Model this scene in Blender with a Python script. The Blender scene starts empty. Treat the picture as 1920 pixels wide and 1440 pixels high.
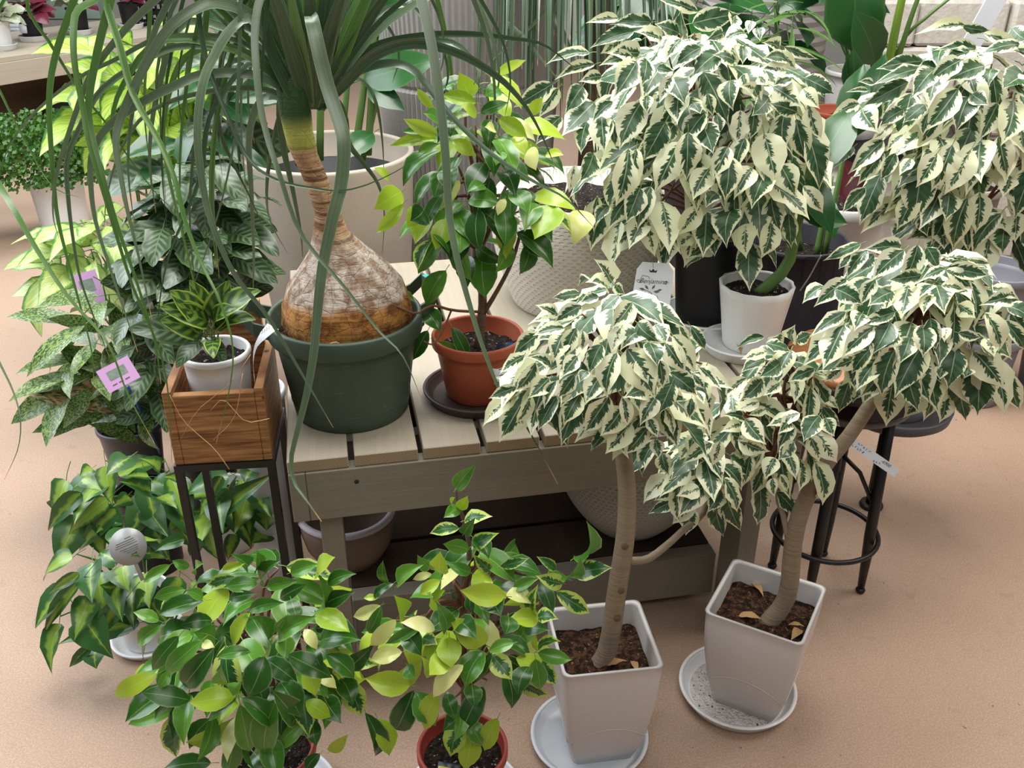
import bpy, bmesh, math, random
from mathutils import Vector, Matrix, Quaternion

# ------------------------------------------------------------------ camera, light, exposure
scene = bpy.context.scene
FPX, PITCH, CAMH = 1800.0, math.radians(28.3), 1.5
cam_data = bpy.data.cameras.new('camera')
cam_data.sensor_fit = 'HORIZONTAL'
cam_data.sensor_width = 36.0
cam_data.lens = 36.0 * FPX / 1920.0
cam_data.clip_end = 60
cam = bpy.data.objects.new('camera', cam_data)
scene.collection.objects.link(cam)
cam.location = (0, 0, CAMH)
cam.rotation_euler = (math.radians(90) - PITCH, 0, 0)
scene.camera = cam

scene.view_settings.view_transform = 'Standard'
scene.view_settings.look = 'None'
scene.view_settings.gamma = 1.0
scene.view_settings.use_curve_mapping = False
scene.view_settings.exposure = 0.20

world = bpy.data.worlds.new('world')
scene.world = world
world.use_nodes = True
world.node_tree.nodes['Background'].inputs[0].default_value = (0.93, 0.96, 1.0, 1)
world.node_tree.nodes['Background'].inputs[1].default_value = 0.11

def area_light(name, loc, target, sx, sy, energy, color):
    d = bpy.data.lights.new(name, 'AREA')
    d.shape = 'RECTANGLE'; d.size = sx; d.size_y = sy; d.energy = energy; d.color = color
    o = bpy.data.objects.new(name, d)
    scene.collection.objects.link(o)
    o.location = loc
    o.rotation_euler = (Vector(target) - Vector(loc)).to_track_quat('-Z', 'Y').to_euler()
    return o
# daylight: roof light of the greenhouse hall and its glazed left side; two added fill lights; warm ceiling lamp on the right
area_light('roof_light', (-0.1, 2.3, 3.6), (0.1, 1.9, 0.4), 2.6, 1.8, 168, (1.0, 0.985, 0.96))
area_light('window_light', (-3.6, 2.6, 2.3), (-0.2, 1.8, 0.4), 3.4, 2.2, 150, (0.88, 0.94, 1.0))
area_light('front_fill_light', (0.5, -0.7, 3.4), (0.3, 1.8, 0.7), 2.6, 1.2, 34, (1.0, 0.97, 0.94))  # added fill to brighten the crowns from the front, no real fitting
area_light('back_fill_light', (-1.6, 5.4, 3.3), (-1.6, 4.6, 0.4), 3.0, 2.0, 95, (0.95, 0.98, 1.0))  # added fill to brighten the begonia table and the background
area_light('ceiling_lamp_light', (2.8, 2.0, 3.2), (1.2, 1.8, 0.0), 1.6, 1.6, 48, (1.0, 0.90, 0.80))

# ------------------------------------------------------------------ helpers
COS, SIN = math.cos(PITCH), math.sin(PITCH)
def at(px, py, Y):
    "world point seen at photo pixel (px,py) at distance Y from the camera plane"
    a = (px - 960) / FPX; b = (720 - py) / FPX
    d = Vector((a, COS + b * SIN, -SIN + b * COS))
    t = Y / d.y
    return Vector((d.x * t, Y, CAMH + d.z * t))
def onz(px, py, z):
    a = (px - 960) / FPX; b = (720 - py) / FPX
    d = Vector((a, COS + b * SIN, -SIN + b * COS))
    t = (z - CAMH) / d.z
    return Vector((d.x * t, d.y * t, z))
CAMP = Vector((0, 0, CAMH))
RNG = random.Random(7)
COL = scene.collection

class MB:
    "collects one mesh"
    def __init__(s): s.v = []; s.f = []; s.uv = []; s.mi = []; s.cur = 0
    def add(s, verts, faces, uvs=None):
        o = len(s.v); s.v += [tuple(p) for p in verts]
        for i, f in enumerate(faces):
            s.f.append(tuple(o + k for k in f)); s.mi.append(s.cur)
            s.uv.append(uvs[i] if uvs else None)
        return s
    def mesh(s, name, mats, smooth=True):
        me = bpy.data.meshes.new(name)
        me.from_pydata(s.v, [], s.f)
        for m in (mats if isinstance(mats, (list, tuple)) else [mats]): me.materials.append(m)
        me.polygons.foreach_set('material_index', s.mi)
        me.polygons.foreach_set('use_smooth', [smooth] * len(s.f))
        if any(u is not None for u in s.uv):
            lay = me.uv_layers.new(name='uv'); k = 0
            for i, f in enumerate(s.f):
                u = s.uv[i]
                for j in range(len(f)):
                    lay.data[k].uv = u[j] if u else (0.5, 0.5); k += 1
        me.update()
        return me
    # --- shapes
    def box(s, x0, x1, y0, y1, z0, z1, b=0.0):
        if b <= 0:
            v = [(x, y, z) for z in (z0, z1) for y in (y0, y1) for x in (x0, x1)]
            return s.add(v, [(0,2,3,1),(4,5,7,6),(0,1,5,4),(2,6,7,3),(0,4,6,2),(1,3,7,5)])
        bm = bmesh.new()
        bmesh.ops.create_cube(bm, size=1)
        for q in bm.verts:
            q.co = Vector(((x0+x1)/2 + q.co.x*(x1-x0), (y0+y1)/2 + q.co.y*(y1-y0), (z0+z1)/2 + q.co.z*(z1-z0)))
        bmesh.ops.bevel(bm, geom=list(bm.edges), offset=b, segments=1, affect='EDGES', profile=0.5)
        bm.verts.index_update()
        s.add([q.co for q in bm.verts], [[q.index for q in f.verts] for f in bm.faces]); bm.free(); return s
    def lathe(s, prof, n=48, c=(0,0,0), wob=None, closed=False):
        cx, cy, cz = c; v = []; uv = []; f = []
        for j, (r, z) in enumerate(prof):
            for i in range(n):
                a = 2*math.pi*i/n; rr = r + (wob(i, j, a, r, z) if wob else 0)
                v.append((cx + rr*math.cos(a), cy + rr*math.sin(a), cz + z))
        m = len(prof)
        for j in range(m if closed else m-1):
            j2 = (j+1) % m
            for i in range(n):
                i2 = (i+1) % n
                f.append((j*n+i, j*n+i2, j2*n+i2, j2*n+i))
                uv.append(((i/n, j/m), ((i+1)/n, j/m), ((i+1)/n, (j+1)/m), (i/n, (j+1)/m)))
        s.add(v, f, uv)
        return s
    def disc(s, r, z, n=32, c=(0,0), bump=0.0, rng=None, up=True):
        v = [(c[0], c[1], z + (bump if bump else 0))]; f = []
        rings = 4
        for k in range(1, rings+1):
            for i in range(n):
                a = 2*math.pi*i/n; rr = r*k/rings
                dz = (rng.uniform(-bump, bump) if (rng and bump) else 0)
                v.append((c[0]+rr*math.cos(a), c[1]+rr*math.sin(a), z+dz))
        for i in range(n): f.append((0, 1+i, 1+(i+1) % n))
        for k in range(rings-1):
            for i in range(n):
                a = 1+k*n+i; b = 1+k*n+(i+1) % n
                f.append((a, a+n, b+n, b))
        return s.add(v, f)
    def tube(s, pts, rad, n=8, caps=True):
        pts = [Vector(p) for p in pts]; m = len(pts)
        if not isinstance(rad, (list, tuple)): rad = [rad]*m
        v = []; f = []; uv = []
        ref = None
        for k in range(m):
            t = (pts[min(k+1, m-1)] - pts[max(k-1, 0)])
            t = t.normalized() if t.length > 1e-9 else Vector((0,0,1))
            if ref is None: ref = t.orthogonal().normalized()
            ref = (ref - t*ref.dot(t)); ref = ref.normalized() if ref.length > 1e-6 else t.orthogonal().normalized()
            w = t.cross(ref)
            for i in range(n):
                a = 2*math.pi*i/n
                v.append(pts[k] + (ref*math.cos(a) + w*math.sin(a))*rad[k])
        for k in range(m-1):
            for i in range(n):
                i2 = (i+1) % n
                f.append((k*n+i, k*n+i2, (k+1)*n+i2, (k+1)*n+i))
                uv.append(((i/n, k/m), ((i+1)/n, k/m), ((i+1)/n, (k+1)/m), (i/n, (k+1)/m)))
        if caps:
            f.append(tuple(range(n-1, -1, -1))); uv.append(None)
            f.append(tuple((m-1)*n+i for i in range(n))); uv.append(None)
        return s.add(v, f, uv)
    def ribbon(s, pts, wid, nvec, fold=0.25, thick=0.0):
        "strap: pts centre line, wid full widths, nvec facing vectors; folded along its middle"
        m = len(pts); v = []; f = []; uv = []
        for k in range(m):
            t = (pts[min(k+1, m-1)] - pts[max(k-1, 0)]).normalized()
            w = t.cross(nvec[k]); w = w.normalized() if w.length > 1e-6 else t.orthogonal().normalized()
            nn = w.cross(t)
            h = wid[k]/2
            v += [pts[k] - w*h + nn*(fold*h), pts[k], pts[k] + w*h + nn*(fold*h)]
        for k in range(m-1):
            for i in (0, 1):
                f.append((k*3+i, k*3+i+1, k*3+i+4, k*3+i+3))
                uv.append(((i/2, k/(m-1)), ((i+1)/2, k/(m-1)), ((i+1)/2, (k+1)/(m-1)), (i/2, (k+1)/(m-1))))
        return s.add(v, f, uv)

def catmull(P, n):
    P = [Vector(p) for p in P]
    if len(P) < 3: return [P[0].lerp(P[-1], k/n) for k in range(n+1)]
    Q = [P[0]*2 - P[1]] + P + [P[-1]*2 - P[-2]]
    out = []; segs = len(P) - 1
    for k in range(n+1):
        x = k/n*segs; i = min(int(x), segs-1); t = x - i
        a, b, c, d = Q[i], Q[i+1], Q[i+2], Q[i+3]
        out.append(0.5*((2*b) + (c-a)*t + (2*a-5*b+4*c-d)*t*t + (3*b-a-3*c+d)*t**3))
    return out

def link(name, me, parent=None):
    o = bpy.data.objects.new(name, me); COL.objects.link(o)
    if parent is not None: o.parent = parent
    return o
def tag(o, label, cat, group=None):
    o['label'] = label; o['category'] = cat
    if group: o['group'] = group
    return o
def thing(name, label, cat, loc=(0,0,0), rz=0.0, group=None):
    o = bpy.data.objects.new(name, None); COL.objects.link(o)
    o.empty_display_size = 0.05
    o.location = loc; o.rotation_euler = (0, 0, rz)
    return tag(o, label, cat, group)
def part(name, mb, mat, parent, smooth=True, shift=None, label=None):
    "mesh part; shift = root location when the mesh was written in world coordinates"
    if shift is not None:
        s = Vector(shift); mb.v = [tuple(Vector(p) - s) for p in mb.v]
    o = link(name, mb.mesh(name, mat, smooth), parent)
    if label: o['label'] = label
    return o
def structure(name, mb, mat, smooth=False):
    o = link(name, mb.mesh(name, mat, smooth)); o['kind'] = 'structure'; return o

# ------------------------------------------------------------------ materials
class NB:
    def __init__(s, name):
        s.m = bpy.data.materials.new(name); s.m.use_nodes = True
        s.t = s.m.node_tree; s.b = s.t.nodes['Principled BSDF']; s.out = s.t.nodes['Material Output']
    def n(s, typ, **kw):
        x = s.t.nodes.new(typ)
        for k, v in kw.items(): setattr(x, k, v)
        return x
    def set(s, sock, val):
        if hasattr(val, 'is_output') or isinstance(val, bpy.types.NodeSocket): s.t.links.new(val, sock)
        else: sock.default_value = val
    def math(s, op, a, b=0.0, clamp=False):
        x = s.n('ShaderNodeMath', operation=op); x.use_clamp = clamp
        s.set(x.inputs[0], a); s.set(x.inputs[1], b); return x.outputs[0]
    def mix(s, fac, a, b):
        x = s.n('ShaderNodeMix', data_type='RGBA')
        s.set(x.inputs[0], fac); s.set(x.inputs[6], a); s.set(x.inputs[7], b); return x.outputs[2]
    def step(s, val, lo, hi):
        x = s.n('ShaderNodeMapRange'); x.interpolation_type = 'SMOOTHSTEP'
        s.set(x.inputs[0], val); x.inputs[1].default_value = lo; x.inputs[2].default_value = hi; return x.outputs[0]
    def coord(s, which='Object'): return s.n('ShaderNodeTexCoord').outputs[which]
    def mapping(s, vec, scale=(1,1,1), loc=(0,0,0), rot=(0,0,0)):
        x = s.n('ShaderNodeMapping'); s.set(x.inputs[0], vec)
        x.inputs[1].default_value = loc; x.inputs[2].default_value = rot; x.inputs[3].default_value = scale; return x.outputs[0]
    def noise(s, vec, scale, detail=2.0, rough=0.5):
        x = s.n('ShaderNodeTexNoise'); s.set(x.inputs['Vector'], vec)
        x.inputs['Scale'].default_value = scale; x.inputs['Detail'].default_value = detail; x.inputs['Roughness'].default_value = rough
        return x.outputs[0]
    def voronoi(s, vec, scale, feature='F1'):
        x = s.n('ShaderNodeTexVoronoi', feature=feature); s.set(x.inputs['Vector'], vec); x.inputs['Scale'].default_value = scale
        return x.outputs[0]
    def sep(s, vec):
        x = s.n('ShaderNodeSeparateXYZ'); s.set(x.inputs[0], vec); return x.outputs
    def comb(s, a, b, c):
        x = s.n('ShaderNodeCombineXYZ'); s.set(x.inputs[0], a); s.set(x.inputs[1], b); s.set(x.inputs[2], c); return x.outputs[0]
    def bump(s, h, strength=0.3, dist=0.01):
        x = s.n('ShaderNodeBump'); x.inputs['Strength'].default_value = strength; x.inputs['Distance'].default_value = dist
        s.set(x.inputs['Height'], h); s.t.links.new(x.outputs[0], s.b.inputs['Normal']); return x.outputs[0]
    def rnd(s): return s.n('ShaderNodeObjectInfo').outputs['Random']
    def done(s, col, rough=0.5, spec=0.5, metal=0.0, trans=0.0, tint=(1,1,1,1)):
        s.set(s.b.inputs['Base Color'], col); s.set(s.b.inputs['Roughness'], rough)
        s.b.inputs['Specular IOR Level'].default_value = spec; s.b.inputs['Metallic'].default_value = metal
        if trans > 0:
            tr = s.n('ShaderNodeBsdfTranslucent')
            if isinstance(col, bpy.types.NodeSocket):
                s.t.links.new(col, tr.inputs[0])
            else: tr.inputs[0].default_value = col
            mx = s.n('ShaderNodeMixShader'); mx.inputs[0].default_value = trans
            s.t.links.new(s.b.outputs[0], mx.inputs[1]); s.t.links.new(tr.outputs[0], mx.inputs[2])
            s.t.links.new(mx.outputs[0], s.out.inputs[0])
        return s.m
def C(r, g, b):
    "sRGB 0-255 to linear"
    f = lambda c: (c/255)/12.92 if c/255 <= 0.04045 else ((c/255+0.055)/1.055)**2.4
    return (f(r), f(g), f(b), 1)
def plain(name, col, rough=0.5, spec=0.5, var=0.08, scale=9.0, bump=0.0, bscale=60.0, metal=0.0):
    k = NB(name); co = k.coord()
    nz = k.noise(co, scale, 4.0, 0.6)
    lo = tuple(c*(1-var*2) for c in col[:3]) + (1,); hi = tuple(min(1, c*(1+var*2)) for c in col[:3]) + (1,)
    cc = k.mix(nz, lo, hi)
    if bump: k.bump(k.noise(co, bscale, 3.0), bump, 0.004)
    return k.done(cc, rough, spec, metal)

# --- leaf materials, driven by the blade's own uv (u across, v along) and a per-leaf random
def leaf_base(name):
    k = NB(name); uv = k.sep(k.coord('UV'))
    u = k.math('ABSOLUTE', k.math('SUBTRACT', k.math('MULTIPLY', uv[0], 2.0), 1.0))
    sd = k.math('SIGN', k.math('SUBTRACT', uv[0], 0.5))
    return k, u, sd, uv[1], k.rnd()
def mat_variegated(name, green1, green2, cream1, cream2, gmean, gspread, rough=0.38, trans=0.16):
    k, u, sd, v, rn = leaf_base(name)
    vein = k.math('SUBTRACT', v, k.math('MULTIPLY', u, 0.22))            # runs along the side veins
    seed = k.math('MULTIPLY', rn, 57.0)
    n1 = k.noise(k.comb(k.math('MULTIPLY', vein, 15.0), k.math('ADD', k.math('MULTIPLY', sd, 3.0), seed), k.math('MULTIPLY', u, 0.8)), 1.0, 2.0, 0.7)
    n2 = k.noise(k.comb(k.math('MULTIPLY', v, 2.2), k.math('ADD', k.math('MULTIPLY', sd, 5.0), seed), 3.0), 1.0, 1.0)
    off = k.math('MULTIPLY', k.math('SUBTRACT', k.math('FRACT', k.math('MULTIPLY', rn, 13.7)), 0.5), gspread)
    th = k.math('ADD', k.math('ADD', gmean, off), k.math('ADD', k.math('MULTIPLY', k.math('SUBTRACT', n1, 0.5), 1.15), k.math('MULTIPLY', k.math('SUBTRACT', n2, 0.5), 0.8)))
    tipf = k.step(v, 0.70, 1.02)
    th = k.math('SUBTRACT', th, k.math('MULTIPLY', tipf, 0.5))
    mask = k.step(k.math('SUBTRACT', th, u), -0.02, 0.04)
    g = k.mix(k.step(k.noise(k.comb(k.math('MULTIPLY', vein, 9.0), sd, seed), 1.0), 0.35, 0.7), green1, green2)
    g = k.mix(k.step(u, 0.05, 0.015), g, tuple(0.55*a+0.45*b for a, b in zip(green2, cream1)))   # pale midrib
    c = k.mix(k.math('FRACT', k.math('MULTIPLY', rn, 7.3)), cream1, cream2)
    c = k.mix(k.math('MULTIPLY', k.step(u, 0.03, 0.0), 0.35), c, green2)
    col = k.mix(mask, c, g)
    return k.done(col, rough, 0.5, 0, trans)
def mat_leaf(name, cols, rough=0.26, trans=0.16, rib=(0.5,0.6,0.25,1), blotch=None, bl_amt=0.0):
    k, u, sd, v, rn = leaf_base(name)
    f = k.math('FRACT', k.math('MULTIPLY', rn, 5.9))
    c = k.mix(f, cols[0], cols[1])
    vein = k.math('SUBTRACT', v, k.math('MULTIPLY', u, 0.25))
    w = k.noise(k.comb(k.math('MULTIPLY', vein, 16.0), k.math('MULTIPLY', u, 1.5), k.math('MULTIPLY', rn, 31.0)), 1.0, 2.0)
    c = k.mix(k.math('MULTIPLY', k.step(w, 0.45, 0.75), 0.35), c, cols[1] if blotch is None else blotch)
    c = k.mix(k.math('MULTIPLY', k.step(u, 0.05, 0.0), 0.5), c, rib)
    c = k.mix(k.math('MULTIPLY', k.step(u, 0.86, 1.0), 0.35), c, rib)
    return k.done(c, rough, 0.5, 0, trans)

M = {}
M['vleaf'] = mat_variegated('variegated_cream_leaf', C(42,78,46), C(80,114,78), C(242,243,212), C(232,235,190), 0.52, 0.74)
M['gleaf_dark'] = mat_leaf('dark_green_leaf', (C(32,74,24), C(56,108,34)))
M['gleaf_mid'] = mat_leaf('mid_green_leaf', (C(60,118,34), C(94,146,48)))
M['gleaf_lime'] = mat_leaf('lime_leaf', (C(138,176,34), C(176,200,62)), trans=0.24, rib=C(196,214,120))
M['gleaf_pale'] = mat_leaf('pale_yellow_leaf', (C(206,214,122), C(220,222,150)), trans=0.24, rib=C(214,214,140))
M['gleaf_var'] = mat_variegated('lime_edged_leaf', C(34,82,38), C(58,108,52), C(160,188,70), C(186,204,104), 0.62, 0.5, 0.32, 0.18)
M['strap'] = mat_leaf('strap_leaf', (C(46,86,58), C(70,116,72)), rough=0.36, trans=0.08, rib=C(96,134,96))
M['strap_dark'] = mat_leaf('strap_leaf_dark', (C(34,66,46), C(52,88,60)), rough=0.36, trans=0.06, rib=C(80,112,84))
def mat_strap(name, c1, c2, tipc):
    k, u, sd, v, rn = leaf_base(name)
    lines = k.noise(k.comb(k.math('MULTIPLY', u, 14.0), k.math('MULTIPLY', sd, 4.0), k.math('MULTIPLY', rn, 31.0)), 1.0, 2.0)
    c = k.mix(k.step(lines, 0.3, 0.7), c1, c2)
    c = k.mix(k.step(u, 0.88, 1.0), c, tuple(min(1, x*1.5) for x in c2[:3]) + (1,))
    c = k.mix(k.step(v, 0.965, 0.99), c, tipc)
    return k.done(c, 0.27, 0.6, 0, 0.08)
M['strap'] = mat_strap('strap_leaf_green', C(62,84,56), C(116,134,104), C(190,150,96))
M['strap_fresh'] = mat_strap('strap_leaf_fresh', C(54,94,40), C(98,136,66), C(196,156,100))
M['strap_dark'] = mat_strap('strap_leaf_deep', C(38,60,38), C(74,98,66), C(170,130,90))
M['strap_dry'] = plain('dry_strap', C(196,150,100), 0.6, 0.3, 0.15, 30)
def mat_heart(name, dark, lime):
    k, u, sd, v, rn = leaf_base(name)
    n1 = k.noise(k.comb(k.math('MULTIPLY', v, 5.0), k.math('ADD', k.math('MULTIPLY', sd, 4.0), k.math('MULTIPLY', rn, 41.0)), 0.0), 1.0, 2.0)
    th = k.math('ADD', k.math('MULTIPLY', k.math('FRACT', k.math('MULTIPLY', rn, 3.7)), 0.75), k.math('MULTIPLY', k.math('SUBTRACT', n1, 0.5), 0.9))
    c = k.mix(k.math('MULTIPLY', k.step(k.math('SUBTRACT', th, u), -0.14, 0.2), 0.85), dark, lime)
    c = k.mix(k.math('MULTIPLY', k.step(u, 0.04, 0.0), 0.6), c, C(196,210,120))
    return k.done(c, 0.3, 0.5, 0, 0.16)
M['heart'] = mat_heart('heart_leaf_lime_centre', C(54,98,46), C(140,174,64))
def mat_stripe(name, dark, pale, margin, freq=9.0):
    k, u, sd, v, rn = leaf_base(name)
    vein = k.math('SUBTRACT', v, k.math('MULTIPLY', u, 0.28))
    w = k.math('SINE', k.math('MULTIPLY', vein, freq*6.283))
    fac = k.math('MULTIPLY', k.step(w, -0.6, 1.0), k.step(u, 0.92, 0.45))
    c = k.mix(fac, dark, pale)
    c = k.mix(k.step(u, 0.78, 0.9), c, margin)
    c = k.mix(k.step(u, 0.07, 0.02), c, pale)
    return k.done(c, 0.32, 0.5, 0, 0.12)
M['calathea'] = mat_stripe('striped_leaf', C(42,64,40), C(92,114,78), C(66,92,46), 7.0)
M['calathea_lime'] = mat_stripe('lime_striped_leaf', C(46,82,36), C(120,150,62), C(158,182,76), 4.0)
def mat_lime_centre(name, lime, pale, edge):
    k, u, sd, v, rn = leaf_base(name)
    vein = k.math('SUBTRACT', v, k.math('MULTIPLY', u, 0.3))
    n = k.noise(k.comb(k.math('MULTIPLY', vein, 26.0), k.math('MULTIPLY', sd, 3.0), k.math('MULTIPLY', rn, 31.0)), 1.0, 2.0)
    c = k.mix(k.step(n, 0.4, 0.65), lime, pale)
    c = k.mix(k.step(k.math('ADD', u, k.math('MULTIPLY', k.math('SUBTRACT', n, 0.5), 0.5)), 0.72, 0.9), c, edge)
    c = k.mix(k.math('MULTIPLY', k.step(u, 0.05, 0.01), 0.5), c, edge)
    return k.done(c, 0.34, 0.5, 0, 0.28)
M['dumb'] = mat_lime_centre('lime_centred_leaf', C(156,196,62), C(206,224,120), C(62,116,44))
M['dumb_pale'] = mat_lime_centre('pale_lime_leaf', C(178,208,110), C(222,232,170), C(96,150,70))
def mat_speckle(name, dark, pale, pink=None):
    k, u, sd, v, rn = leaf_base(name)
    p = k.comb(k.math('MULTIPLY', u, 3.0), k.math('ADD', k.math('MULTIPLY', v, 9.0), k.math('MULTIPLY', sd, 20.0)), k.math('MULTIPLY', rn, 31.0))
    n = k.noise(p, 2.6, 3.0, 0.65)
    c = k.mix(k.step(n, 0.46, 0.56), dark, pale)
    if pink: c = k.mix(k.math('MULTIPLY', k.step(k.noise(p, 1.3, 1.0), 0.42, 0.6), 0.8), c, pink)
    return k.done(c, 0.34, 0.5, 0, 0.14)
M['speck'] = mat_speckle('speckled_leaf', C(44,78,40), C(140,166,88))
M['speck_pink'] = mat_speckle('pink_speckled_leaf', C(72,90,48), C(186,184,120), C(206,160,124))
M['begonia'] = mat_leaf('burgundy_leaf', (C(84,22,42), C(124,48,66)), trans=0.1, rib=C(140,80,90))
M['begonia_pale'] = mat_speckle('pale_begonia_leaf', C(150,166,128), C(206,206,186))
M['bigleaf'] = mat_leaf('broad_dark_leaf', (C(28,70,34), C(44,92,44)), trans=0.08, rib=C(90,130,70))
M['palm_leaf'] = mat_leaf('palm_leaflet', (C(110,150,52), C(140,172,70)), trans=0.2, rib=C(170,190,100))
M['petiole'] = plain('petiole_green', C(132,152,84), 0.5)
M['twig'] = plain('twig_brown', C(110,78,60), 0.7, 0.3, 0.2, 40)
M['stem_green'] = plain('stem_green', C(84,118,54), 0.45)

def mat_bark(name, c1, c2, ring=30.0):
    k = NB(name); co = k.coord('Object')
    rings = k.noise(k.mapping(co, (6, 6, ring*6)), 1.0, 3.0, 0.6)
    n = k.noise(co, 26.0, 4.0, 0.6)
    c = k.mix(k.math('ADD', k.math('MULTIPLY', rings, 0.6), k.math('MULTIPLY', n, 0.4)), c1, c2)
    k.bump(k.math('ADD', rings, k.math('MULTIPLY', n, 0.5)), 0.5, 0.004)
    return k.done(c, 0.72, 0.3)
M['bark'] = mat_bark('ficus_bark', C(112,96,78), C(166,150,126))
M['bark_dark'] = mat_bark('ficus_bark_brown', C(82,64,52), C(120,98,80))
def mat_caudex():
    k = NB('caudex_bark'); co = k.coord('Object'); z = k.sep(co)[2]
    n = k.noise(co, 34.0, 6.0, 0.68)
    blot = k.noise(co, 9.0, 3.0, 0.6)
    ca = k.mix(k.step(n, 0.38, 0.62), C(142,116,94), C(206,194,180))
    cb = k.mix(k.step(n, 0.36, 0.64), C(120,76,38), C(196,140,78))
    band = k.step(k.math('ADD', z, k.math('MULTIPLY', k.math('SUBTRACT', blot, 0.5), 0.05)), 0.255, 0.235)
    c = k.mix(band, ca, cb)
    up = k.step(z, 0.315, 0.36)
    fib = k.noise(k.mapping(co, (10, 10, 150)), 1.0, 3.0, 0.6)
    cc = k.mix(k.step(fib, 0.36, 0.62), C(116,82,58), C(190,154,118))
    c = k.mix(up, c, cc)
    green = k.step(z, 0.495, 0.515)
    c = k.mix(green, c, k.mix(k.step(z, 0.525, 0.565), C(172,176,88), C(56,84,50)))
    cr = k.voronoi(k.mapping(co, (1, 1, 0.8)), 42.0, 'DISTANCE_TO_EDGE')
    c = k.mix(k.math('MULTIPLY', k.math('MULTIPLY', k.step(cr, 0.035, 0.0), k.step(z, 0.32, 0.28)), 0.28), c, C(84,58,38))
    c = k.mix(k.math('MULTIPLY', k.step(k.noise(co, 16.0, 4.0, 0.7), 0.56, 0.7), 0.55), c, C(122,84,58))
    k.bump(k.math('ADD', k.math('MULTIPLY', n, 0.8), k.math('ADD', k.math('MULTIPLY', fib, 0.8), k.math('MULTIPLY', k.step(cr, 0.0, 0.05), 0.2))), 0.7, 0.006)
    return k.done(c, 0.8, 0.25)
M['caudex'] = mat_caudex()

def mat_soil(name, c1, c2, c3):
    k = NB(name); co = k.coord('Object')
    v = k.voronoi(co, 190.0); n = k.noise(co, 90.0, 4.0, 0.7)
    c = k.mix(k.step(n, 0.42, 0.62), c1, c2)
    c = k.mix(k.step(k.noise(co, 150.0, 1.0), 0.66, 0.72), c, c3)
    k.bump(k.math('ADD', v, n), 0.9, 0.006)
    return k.done(c, 0.9, 0.2)
M['soil'] = mat_soil('potting_soil', C(34,22,16), C(86,58,40), C(134,98,66))
M['soil_dark'] = mat_soil('dark_soil', C(18,14,12), C(48,38,32), C(150,140,130))

def mat_floor():
    k = NB('floor_concrete'); co = k.coord('Object')
    n = k.noise(co, 1.6, 5.0, 0.6); g = k.noise(co, 300.0, 3.0, 0.7); m = k.noise(co, 22.0, 4.0, 0.65)
    c = k.mix(n, C(148,120,100), C(174,148,128))
    c = k.mix(k.math('MULTIPLY', k.step(g, 0.42, 0.66), 0.45), c, C(206,182,162))
    c = k.mix(k.math('MULTIPLY', k.step(m, 0.56, 0.75), 0.3), c, C(138,108,88))
    c = k.mix(k.math('MULTIPLY', k.step(k.noise(co, 55.0, 2.0), 0.735, 0.76), 0.7), c, C(84,70,60))
    k.bump(g, 0.2, 0.002)
    return k.done(c, 0.62, 0.35)
M['floor'] = mat_floor()
def mat_wood_paint(name, c1, c2, axis_scale):
    k = NB(name); co = k.coord('Object')
    g = k.noise(k.mapping(co, axis_scale), 1.0, 4.0, 0.6); b = k.noise(co, 5.0, 3.0)
    c = k.mix(k.math('ADD', k.math('MULTIPLY', g, 0.6), k.math('MULTIPLY', b, 0.4)), c1, c2)
    c = k.mix(k.math('MULTIPLY', k.step(g, 0.68, 0.78), 0.35), c, tuple(0.45*x for x in c1[:3]) + (1,))
    k.bump(g, 0.35, 0.003)
    return k.done(c, 0.6, 0.35)
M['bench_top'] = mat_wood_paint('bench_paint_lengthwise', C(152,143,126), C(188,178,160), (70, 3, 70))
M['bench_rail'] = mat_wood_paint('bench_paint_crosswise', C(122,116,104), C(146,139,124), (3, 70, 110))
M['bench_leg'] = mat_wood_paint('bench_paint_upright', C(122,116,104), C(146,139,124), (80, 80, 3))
def mat_endgrain():
    k = NB('bench_end_grain'); co = k.coord('Object')
    p = k.sep(k.mapping(co, (1, 1, 1.4), (0.02, 0, 0.07)))
    d = k.math('SQRT', k.math('ADD', k.math('MULTIPLY', p[0], p[0]), k.math('MULTIPLY', p[2], p[2])))
    w = k.math('SINE', k.math('ADD', k.math('MULTIPLY', d, 1700.0), k.math('MULTIPLY', k.noise(co, 40.0), 6.0)))
    c = k.mix(k.step(w, -0.6, 0.8), C(140,116,92), C(186,164,136))
    return k.done(c, 0.75, 0.25)
M['endgrain'] = mat_endgrain()
def mat_cedar():
    k = NB('stained_wood'); co = k.coord('Object')
    g = k.noise(k.mapping(co, (6, 6, 120)), 1.0, 4.0, 0.65); b = k.noise(k.mapping(co, (3, 3, 14)), 1.0, 2.0)
    c = k.mix(k.step(g, 0.25, 0.75), C(98,58,34), C(200,146,96))
    c = k.mix(k.math('MULTIPLY', k.step(b, 0.5, 0.75), 0.4), c, C(96,56,34))
    kn = k.voronoi(k.mapping(co, (14, 14, 22)), 1.0)
    c = k.mix(k.step(kn, 0.12, 0.04), c, C(58,32,20))
    k.bump(g, 0.4, 0.003)
    return k.done(c, 0.6, 0.3)
M['cedar'] = mat_cedar()
def mat_seat():
    k = NB('stool_seat_wood'); co = k.coord('Object')
    g = k.noise(k.mapping(co, (8, 120, 8)), 1.0, 4.0, 0.6)
    c = k.mix(g, C(150,88,50), C(206,142,92))
    return k.done(c, 0.4, 0.4)
M['seatwood'] = mat_seat()
M['black_metal'] = plain('black_metal', C(24,23,24), 0.42, 0.5, 0.1)
M['black_plastic'] = plain('black_plastic', C(22,22,26), 0.5, 0.4, 0.1)
M['white_plastic'] = plain('white_plastic', C(228,228,228), 0.42, 0.45, 0.03)
M['grey_pot'] = plain('warm_grey_plastic', C(206,202,200), 0.36, 0.5, 0.025, 5.0)
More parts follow.
